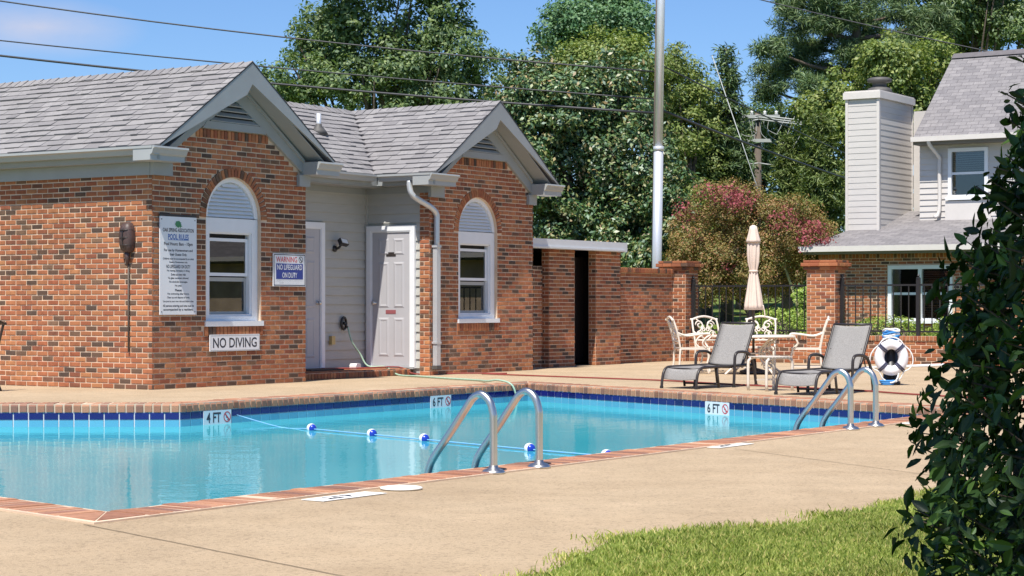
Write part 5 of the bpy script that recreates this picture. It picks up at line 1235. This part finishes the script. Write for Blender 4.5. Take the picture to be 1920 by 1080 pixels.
def clump_points(lobes, n_cl, rc, per, flat=.7, shell=.55):
    """lobes: (x, y, z, rx, ry, rz); leaf clumps sit in the outer part of the lobes"""
    lobes = np.array(lobes, float); vol = (lobes[:, 3] * lobes[:, 4] * lobes[:, 5]) ** (2 / 3); pick = rng.choice(len(lobes), n_cl, p=vol / vol.sum())
    d = rng.normal(0, 1, (n_cl, 3)); d /= np.linalg.norm(d, axis=1, keepdims=True); rad = shell + (1.16 - shell) * rng.random((n_cl, 1)) ** .85
    cc = lobes[pick, :3] + d * rad * lobes[pick, 3:]
    rcs = rc * rng.uniform(.4, 1.4, n_cl) * np.where(rad[:, 0] > .98, .62, 1.); ppr = np.maximum(4, (per * (rcs / rc) ** 2)).astype(int)
    idx = np.repeat(np.arange(n_cl), ppr); m = len(idx)
    q = rng.normal(0, 1, (m, 3)); q /= np.linalg.norm(q, axis=1, keepdims=True); rr_ = rng.random((m, 1)) ** .45
    off = q * rr_ * rcs[idx, None] * np.array([1, 1, flat])
    return cc[idx] + off, q * .8 + d[idx] * .45 + np.array([0, 0, .55]), cc
def limbs(base, top, r0, targets, k=6):
    mb = MB(); base = Vector(base); top = Vector(top)
    P = [base, base.lerp(top, .3) + Vector((random.uniform(-.1, .1), random.uniform(-.1, .1), 0)), base.lerp(top, .65) + Vector((random.uniform(-.15, .15), random.uniform(-.1, .1), 0)), top]
    mb.tube(P, [r0, r0 * .8, r0 * .55, r0 * .15], 9, smooth=3)
    for t in targets:
        t = Vector(t); f = random.uniform(.3, .8); s = base.lerp(top, f); mid = s.lerp(t, .5) + Vector((0, 0, -.05 * (t - s).length + random.uniform(-.2, .2)))
        mb.tube([s, mid, t], [r0 * .34, r0 * .2, r0 * .05], 6, smooth=3)
    return mb
def tree(name, label, cat, base, lobes, mat, n_cl, rc, per, L, wid=.5, trunk=.25, flat=.7, shell=.55, jit=.6, group=None, extra=None, nlimb=26, top=None):
    X, Y = base; zb = terr(X, Y); root = thing(name, label, cat, (X, Y, zb - .05), 0, group)
    lob = [(a - X, b - Y, c - zb + .05, d, e, f) for a, b, c, d, e, f in lobes]
    L *= .52; C, N, cc = clump_points(lob, int(n_cl * 1.25), rc * .92, int(per * 2.3), flat, shell); V, F = leaves(C, N, L, wid, jit)
    zt = max(l_[2] + l_[5] * .6 for l_ in lob); big = max(lob, key=lambda q: q[3] * q[5])
    tg = [cc[i] for i in rng.choice(len(cc), min(nlimb, len(cc)), replace=False)]
    limbs((0, 0, 0), (big[0] * .7, big[1] * .7 + .5, zt * .62), trunk, tg).build('trunk', 'bark', root, True)
    o = bpy.data.objects.new('crown', np_mesh('crown', V, F, mat)); COL.objects.link(o); o.parent = root
    if extra:
        for nm, l2, m2, nc2, rc2, per2, L2 in extra:
            C, N, _ = clump_points([(a - X, b - Y, c - zb, d, e, f) for a, b, c, d, e, f in l2], nc2, rc2, per2, .8, .6); V, F = leaves(C, N, L2, .7, .8)
            o2 = bpy.data.objects.new(nm, np_mesh(nm, V, F, m2)); COL.objects.link(o2); o2.parent = root
    return root
def lobes_px(Y, items, dy=1.6):
    """items: (px, py, half-width px, half-height px) seen at distance Y -> lobes in metres"""
    s = Y / 3686; out = []
    for i, (x, y, rx, rz) in enumerate(items):
        yy = Y + random.uniform(-.6, .8) * dy; out.append(((x - 960) * s, yy, 1 - (y - 572) * s, rx * s, max(rx, rz) * s * .8, rz * s))
    return out
GT = 'trees behind the pool house'
tree('oak_tree', 'large broad-leaved tree with sky gaps behind the pool house roofs', 'tree', (-4.1, 58), lobes_px(58, [(600, 70, 62, 75), (560, 150, 75, 48), (690, 40, 85, 80), (800, 30, 80, 70), (745, 130, 100, 62), (860, 110, 62, 70), (645, 165, 90, 45), (900, 165, 60, 45), (700, -50, 120, 60), (820, -60, 80, 50), (520, 165, 38, 34), (800, 190, 120, 40)]), 'leaf_oak', 300, .55, 95, .25, .55, .34, group=GT, shell=.35)
tree('magnolia_tree', 'dense dark magnolia with glossy leaves left of the metal pole', 'tree', (1.75, 45), lobes_px(45, [(1100, 300, 150, 170), (1020, 200, 90, 110), (1150, 180, 95, 90), (1210, 330, 80, 120), (1060, 430, 110, 90), (1200, 450, 90, 90), (980, 170, 60, 70), (1120, 560, 150, 90), (1255, 400, 45, 70), (960, 300, 70, 110)]), 'leaf_magnolia', 560, .44, 95, .22, .48, .24, group=GT, shell=.35, jit=.75)
tree('maple_tree', 'yellow-green tree crown rising behind the magnolia', 'tree', (2.6, 56), lobes_px(56, [(1130, 115, 75, 60), (1190, 140, 60, 60), (1075, 140, 60, 50), (1130, 200, 110, 70)]), 'leaf_maple', 150, .5, 95, .2, .6, .22, group=GT)
tree('tall_tree', 'distant tall blue-green tree above the magnolia', 'tree', (3.0, 84), lobes_px(84, [(1110, 45, 85, 48), (1060, 65, 50, 45), (1170, 15, 48, 50), (1130, -10, 50, 30), (1110, 130, 80, 70), (1195, 60, 22, 40)]), 'leaf_far', 150, .8, 100, .3, .6, .3, group=GT, shell=.4)
tree('hickory_tree', 'yellow-green broad tree right of the metal pole', 'tree', (5.3, 57), lobes_px(57, [(1270, 160, 58, 70), (1310, 215, 50, 70), (1255, 250, 60, 80), (1310, 320, 60, 70), (1250, 120, 30, 36), (1290, 430, 70, 80)]), 'leaf_maple', 230, .5, 95, .2, .5, .24, group=GT)
# conifers
def conifer(name, label, px, Y, ytop, ybot, halfw, mat, n, L, spread=1., droop=.15, zb=None):
    s = Y / 3686; X = (px - 960) * s; zt = 1 - (ytop - 572) * s; z0 = terr(X, Y) if zb is None else zb; w = halfw * s
    root = thing(name, label, 'tree', (X, Y, terr(X, Y) - .05), 0, GT); z0r = terr(X, Y) - .05
    H = zt - z0r; zlow = max(.6, (1 - (ybot - 572) * s) - z0r); tr = MB(); tr.tube([(0, 0, 0), (.05, 0, H * .5), (0, 0, H)], [.2, .12, .015], 9, smooth=3)
    C = []; N = []; nb = int(n)
    for i in range(nb):
        f = (i + random.random()) / nb; z = zlow + (H - zlow) * f; r = w * (1 - f) ** .8 * random.uniform(.65, 1.12) + .10; a = random.uniform(0, 6.283)
        d = np.array([math.cos(a), math.sin(a), 0]); tip = np.array([0, 0, z]) + d * r + np.array([0, 0, r * random.uniform(-droop, .28)])
        if i % 3 == 0: tr.tube([(0, 0, z), tuple(tip)], [.03, .008], 5)
        m = max(14, int(95 * r * spread)); t = rng.random((m, 1)) ** .7; p = np.array([0, 0, z]) * (1 - t) + tip * t + rng.normal(0, 1, (m, 3)) * np.array([.14, .14, .07]) * (1.1 - .5 * t)
        C.append(p); N.append(np.tile(d * .3 + np.array([0, 0, .9]), (m, 1)))
    tr.build('trunk', 'bark', root, True); V, F = leaves(np.concatenate(C), np.concatenate(N), L, .22, .7)
    o = bpy.data.objects.new('crown', np_mesh('crown', V, F, mat)); COL.objects.link(o); o.parent = root
conifer('cedar_tree', 'slim dark cedar with a pointed top against the sky', 1362, 58, 88, 430, 62, 'leaf_pine', 120, .18, 2.2)
conifer('cedar_tree', 'feathery light green cedar just left of the chimney', 1540, 54, 212, 520, 66, 'leaf_cypress', 150, .16, 2.6)
conifer('cedar_tree', 'feathery cedar behind the pink crape myrtle', 1475, 57, 255, 520, 58, 'leaf_cypress', 110, .16, 2.6)
conifer('cedar_tree', 'short dark cedar right of the hickory', 1325, 62, 200, 430, 55, 'leaf_pine', 100, .18, 2.2)
# big pine: separate pads of needles on bare limbs
def pine(label, base, pads, Y):
    s = Y / 3686; X = (base - 960) * s; zb = terr(X, Y) - .05; root = thing('pine_tree', label, 'tree', (X, Y, zb), 0, GT)
    tr = MB(); top = 1 - (-90 - 572) * s - zb; tr.tube([(0, 0, 0), (.1, 0, top * .4), (-.1, 0, top * .75), (.05, 0, top)], [.30, .24, .16, .04], 10, smooth=4)
    C = []; N = []
    for (x, y, rx, rz) in pads:
        c = np.array([(x - base) * s, random.uniform(-1.2, 1.2), 1 - (y - 572) * s - zb]); zs = max(.5, c[2] - abs(c[0]) * .25); tr.tube([(0, 0, zs), (c[0] * .55, c[1] * .5, (zs + c[2]) / 2 - .1), tuple(c)], [.09, .06, .02], 6, smooth=3)
        for k in range(int(10 + rx * rz / 130)):
            q = rng.normal(0, 1, 3); q /= np.linalg.norm(q); cc_ = c + q * np.array([rx, rx * .8, rz]) * s * random.random() ** .4; m = 150
            u = rng.normal(0, 1, (m, 3)); u /= np.linalg.norm(u, axis=1, keepdims=True); C.append(cc_ + u * np.array([.30, .30, .20]) * rng.random((m, 1)) ** .4); N.append(u * .6 + np.array([0, 0, .7]))
    tr.build('trunk', 'bark', root, True); V, F = leaves(np.concatenate(C), np.concatenate(N), .24, .12, .8)
    o = bpy.data.objects.new('crown', np_mesh('crown', V, F, 'leaf_pine')); COL.objects.link(o); o.parent = root
pine('large pine with spreading needle pads and sky gaps above the chimney', 1610, [(1490, 45, 48, 34), (1440, 100, 36, 20), (1500, 105, 50, 20), (1545, 35, 50, 34), (1460, 130, 48, 22), (1520, 75, 40, 22), (1560, 130, 60, 24), (1500, 165, 50, 22), (1620, 60, 70, 36), (1600, 10, 70, 40), (1520, -5, 50, 30), (1680, 20, 60, 50), (1700, 90, 60, 32), (1590, 100, 40, 20), (1480, 5, 30, 25), (1660, 130, 60, 30), (1740, 40, 50, 40), (1445, 165, 30, 18)], 66)
tree('tulip_tree', 'light yellow-green tree behind the chimney top', 'tree', (11.0, 56), lobes_px(56, [(1660, 130, 55, 50), (1720, 140, 50, 55), (1610, 170, 60, 45), (1560, 205, 60, 40), (1690, 210, 90, 50), (1755, 110, 30, 36), (1600, 260, 70, 60)]), 'leaf_maple', 230, .5, 95, .22, .6, .24, group=GT)
tree('broad_tree', 'dark green tree above the neighbouring roof in the top right corner', 'tree', (15.5, 70), lobes_px(70, [(1790, 20, 75, 50), (1870, 10, 80, 60), (1820, 70, 80, 40), (1910, 60, 60, 45), (1750, 75, 50, 40), (1850, -60, 120, 50), (1720, -40, 70, 50)]), 'leaf_oak', 260, .65, 95, .27, .55, .3, group=GT, shell=.45)
tree('broad_tree', 'deep green tree mass behind the utility pole', 'tree', (8.0, 68), lobes_px(68, [(1400, 260, 90, 70), (1480, 235, 80, 60), (1560, 260, 80, 70), (1440, 340, 110, 80), (1340, 330, 80, 90), (1540, 360, 90, 80), (1400, 440, 130, 80)]), 'leaf_oak', 300, .6, 95, .25, .55, .3, group=GT)
tree('crape_myrtle', 'bushy olive crape myrtle with pink blossom behind the umbrella', 'tree', (5.1, 42), lobes_px(42, [(1400, 420, 90, 70), (1330, 450, 72, 72), (1480, 440, 70, 62), (1400, 500, 120, 60), (1300, 480, 45, 55), (1350, 380, 48, 40), (1520, 480, 40, 50), (1330, 530, 60, 40), (1450, 520, 70, 35)]), 'leaf_myrtle', 420, .26, 80, .105, .5, .07, group=GT, flat=.9, shell=.5, nlimb=26,
     extra=[('blossom', lobes_px(41.2, [(1440, 385, 50, 18), (1490, 430, 42, 30), (1350, 358, 36, 16), (1385, 372, 30, 14), (1520, 440, 30, 26), (1290, 390, 12, 10), (1460, 410, 26, 18), (1360, 490, 12, 10), (1310, 440, 18, 10)]), 'blossom', 120, .24, 42, .06)])
# distant wood closing the view below the crowns
C, N, _ = clump_points([(x, 92 + random.uniform(-4, 6), 2.0 + random.uniform(-.5, 1.6), 4.2, 2.5, 3.6) for x in np.arange(-60, 75, 3.6)], 1500, 1.0, 70, .8, .4); V, F = leaves(C, N, .5, .6, .7)
o = bpy.data.objects.new('far_wood', np_mesh('far_wood', V, F, 'leaf_far')); COL.objects.link(o); o['kind'] = 'stuff'; o['label'] = 'far belt of woodland closing the view'; o['category'] = 'woodland'
# clipped shrubs beyond the fence
def shrub(label, X, Y, z0, rx, ry, h, n=5200, L=.05):
    root = thing('clipped_shrub', label, 'shrub', (X, Y, z0), 0, 'clipped shrubs beyond the iron fence')
    d = rng.normal(0, 1, (n, 3)); d[:, 2] = np.abs(d[:, 2]) ; d /= np.linalg.norm(d, axis=1, keepdims=True); q = np.sign(d) * np.abs(d) ** .8
    p = q * np.array([rx, ry, h]) * (1 - .16 * rng.random((n, 1)) ** 1.5) + rng.normal(0, .018, (n, 3)); V, F = leaves(p, d, L, .55, .55)
    MB().tube([(0, 0, 0), (.02, 0, h * .3), (0, 0, h * .6)], [.04, .03, .01], 6).build('stem', 'bark', root, True)
    o = bpy.data.objects.new('foliage', np_mesh('foliage', V, F, 'leaf_shrub')); COL.objects.link(o); o.parent = root
    core = MB().lathe([(.80 * rx * math.cos(a), .82 * h * math.sin(a)) for a in np.linspace(.02, 1.5, 8)], 16, rad=lambda a, i: math.hypot(math.cos(a), ry / rx * math.sin(a))).build('inner_core', 'bark', root, True)
shrub('rounded yellow-green shrub behind the fence left of the sunlit pier', 4.72, 35.0, -.05, .62, .5, .98); shrub('lower shrub behind the fence at the back of the dining set', 3.95, 35.6, -.05, .5, .5, .72, 3600)
shrub('rounded yellow-green shrub below the double window', 6.55, 34.2, -.05, .85, .5, .86); shrub('larger shrub right of the fence post under the window', 7.75, 33.5, -.05, .8, .55, .90); shrub('shrub at the far right of the iron fence', 9.1, 32.6, -.05, .8, .55, .90)
tree('sapling', 'young bright green sapling behind the fence next to the pier', 'shrub', (5.05, 36.8), lobes_px(36.8, [(1500, 560, 16, 22), (1492, 590, 18, 20)]), 'leaf_shrub', 26, .12, 40, .10, .5, .02, nlimb=5)

# unseen tree added beside the camera so its crown shades the foreground shrub
tree('unseen_shade_tree', 'unseen tree added beside the viewpoint so its crown shades the tall evergreen shrub', 'tree', (4.2, .4), [(1.45, 2.3, 6.4, 1.5, 1.5, .9), (2.3, 2.6, 6.9, 1.6, 1.4, .9), (3.0, 1.6, 7.0, 1.5, 1.4, 1.1), (1.5, 1.6, 5.6, 1.1, 1.0, .6)], 'leaf_oak', 200, .5, 60, .26, .6, .2)

# ------------------------------------------------------------------ lawn in front with single blades
GP = [(-1.0, 4.0), (-.38, 5.8), (-.06, 6.55), (.09, 7.15), (.30, 7.85), (.44, 8.38), (.58, 8.58), (.82, 8.70), (1.08, 8.70), (1.25, 8.90), (1.60, 9.42), (2.05, 10.02), (2.45, 10.75), (4.5, 12.6), (7, 12.6), (7, 4)]
gm = MB(); tri = tessellate_polygon([[Vector((x, y, 0)) for x, y in GP]]); gm.add([(x, y, .006) for x, y in GP], [tuple(t) for t in tri]); lw_ = gm.build('front_lawn', 'lawn'); lw_['kind'] = 'structure'
N_ = 330000; gp = np.array(GP); P = np.column_stack([rng.uniform(-.5, 3.4, N_), rng.uniform(6.3, 11.6, N_)]); inside = np.zeros(N_, bool); j = len(gp) - 1
Pj = P + rng.normal(0, .06, P.shape) + .05 * np.column_stack([np.sin(P[:, 1] * 9 + P[:, 0] * 4), np.sin(P[:, 0] * 11 - P[:, 1] * 5)])
for i in range(len(gp)):
    c_ = ((gp[i, 1] > Pj[:, 1]) != (gp[j, 1] > Pj[:, 1])) & (Pj[:, 0] < (gp[j, 0] - gp[i, 0]) * (Pj[:, 1] - gp[i, 1]) / (gp[j, 1] - gp[i, 1] + 1e-12) + gp[i, 0]); inside ^= c_; j = i
P = P[inside]; P = P[np.abs(P[:, 0]) < P[:, 1] * .285]; m = len(P); a = rng.uniform(0, 6.283, m); h = rng.uniform(.010, .028, m) * (1 + .35 * np.sin(P[:, 0] * 7 + 3 * np.sin(P[:, 1] * 4)) * np.sin(P[:, 1] * 6.3)); h[rng.random(m) < .02] *= 1.7; w = rng.uniform(.0018, .0032, m); ln = rng.normal(0, .4, (m, 2)) * h[:, None]
b0_ = np.column_stack([P, np.full(m, .005)]); dx = np.column_stack([np.cos(a) * w, np.sin(a) * w, np.zeros(m)]); md = b0_ + np.column_stack([ln * .35, h * .6]); tp_ = b0_ + np.column_stack([ln, h])
V = np.stack([b0_ - dx, b0_ + dx, md + dx * .8, tp_, md - dx * .8], 1).reshape(-1, 3); F = np.arange(m * 5).reshape(m, 5)
o = bpy.data.objects.new('grass', np_mesh('grass', V, F, 'grass_blade')); COL.objects.link(o); o['kind'] = 'stuff'; o['label'] = 'short sunlit grass at the front edge of the deck'; o['category'] = 'grass'

# ------------------------------------------------------------------ hedge at the right, close to the camera
HC = Vector((2.25, 5.3, 0)); hd_ = thing('foreground_shrub', 'tall dark evergreen shrub close to the camera at the right edge', 'shrub', HC)
def hr_(z): return np.interp(z, [-.1, .2, .5, 1.0, 1.55, 1.85, 2.05], [1.0, 1.10, 1.10, .98, .82, .50, .05])
nL = 26000; ang = rng.uniform(0, 6.283, nL); zz_ = rng.uniform(0, 2.0, nL)
bumpy = 1 + .05 * np.sin(ang * 5 + zz_ * 6) + .045 * np.sin(ang * 11 - zz_ * 9) + .03 * np.sin(zz_ * 17 + ang * 3)
rad_ = hr_(zz_) * bumpy * (1.03 - .30 * rng.random(nL) ** 1.6)
# sprays of leaves that stand out of the outline
spn = 330; sa = rng.uniform(math.pi * .75, math.pi * 1.75, spn); sz = rng.uniform(.1, 1.75, spn)
cent = np.column_stack([rad_ * np.cos(ang), rad_ * np.sin(ang), zz_]); nr_ = np.column_stack([np.cos(ang), np.sin(ang), np.full(nL, .45)])
sp_c, sp_n, tw = [], [], MB()
for a_, z_ in zip(sa, sz):
    r0 = float(hr_(z_)) * .92; d_ = np.array([math.cos(a_), math.sin(a_), random.uniform(.1, .9)]); d_ /= np.linalg.norm(d_); p0 = np.array([r0 * math.cos(a_), r0 * math.sin(a_), z_]); Ls = random.uniform(.08, .18)
    tw.tube([tuple(p0), tuple(p0 + d_ * Ls)], [.004, .0015], 4, caps=False)
    for k in range(9):
        f = .25 + .75 * k / 8; sp_c.append(p0 + d_ * Ls * f + rng.normal(0, .012, 3)); sp_n.append(d_ * .5 + rng.normal(0, .6, 3) + np.array([0, 0, .4]))
cent = np.vstack([cent, np.array(sp_c)]); nr_ = np.vstack([nr_, np.array(sp_n)])
LEAF8 = np.array([(0, 0, 0), (.22, -.36, .05), (.5, -.5, .09), (.8, -.28, .04), (1, 0, -.02), (.8, .28, .04), (.5, .5, .09), (.22, .36, .05)])
V, F = leaves(cent, nr_, .052, .44, .62, LEAF8)
# fold along the midrib: two halves of each leaf
nl = len(F); base_i = F[:, 0][:, None]; H1 = base_i + np.array([0, 1, 2, 3, 4]); H2 = base_i + np.array([4, 5, 6, 7, 0])
Vw = V.reshape(nl, 8, 3); ctr = Vw.mean(1); wpos = ctr + np.array(HC); dist = np.linalg.norm(wpos - np.array([0, 0, 1.0]), axis=1)
tocam = (np.array([0, 0, 1.0]) - wpos); tocam /= np.linalg.norm(tocam, axis=1, keepdims=True); fn = np.cross(Vw[:, 2] - Vw[:, 0], Vw[:, 6] - Vw[:, 0]); fn /= np.linalg.norm(fn, axis=1, keepdims=True)
depth_in = np.hypot(ctr[:, 0], ctr[:, 1]) / hr_(ctr[:, 2]); pxx = 960 + 3686 * wpos[:, 0] / wpos[:, 1]; pyy = 572 + 3686 * (1 - wpos[:, 2]) / wpos[:, 1]
score = np.abs((fn * tocam).sum(1)) / dist ** 2 * ((pxx < 1930) & (pyy < 1085) & (pyy > -5)) * (depth_in > .97) * (wpos[:, 1] < 5.3)
order = np.argsort(-score); big_ = order[:300]; rest_ = order[300:]
for i in big_:
    me = bpy.data.meshes.new('leaf'); me.from_pydata([tuple(v - Vw[i, 0]) for v in Vw[i]], [], [(0, 1, 2, 3, 4), (4, 5, 6, 7, 0)]); me.materials.append(MATS['leaf_hedge']); me.update()
    o = bpy.data.objects.new('leaf', me); COL.objects.link(o); o.parent = hd_; o.location = Vw[i, 0]
o = bpy.data.objects.new('foliage', np_mesh('foliage', V, np.vstack([H1[rest_], H2[rest_]]), 'leaf_hedge')); COL.objects.link(o); o.parent = hd_; o['kind'] = 'stuff'
MB().lathe([(float(hr_(z_)) * .80, z_) for z_ in (.02, .3, .6, .9, 1.2, 1.5, 1.7, 1.85)], 28, rad=lambda a, i: 1 + .06 * math.sin(5 * a + i)).build('inner_core', 'shrub_core_shade', hd_, True)  # closed near-black core, the shade between the leaves put into its colour
tw.build('twigs', 'bark', hd_)['kind'] = 'stuff'
MB().tube([(0, 0, 0), (.05, 0, .6), (0, .05, 1.3)], [.06, .045, .02], 8, smooth=3).build('stem', 'bark', hd_, True)
for k in range(7):
    a_ = k * .9; MB().tube([(0, 0, .1), (.35 * math.cos(a_), .35 * math.sin(a_), .8), (.6 * math.cos(a_), .6 * math.sin(a_), 1.5)], [.03, .02, .008], 6, smooth=3).build('branch', 'bark', hd_, True)
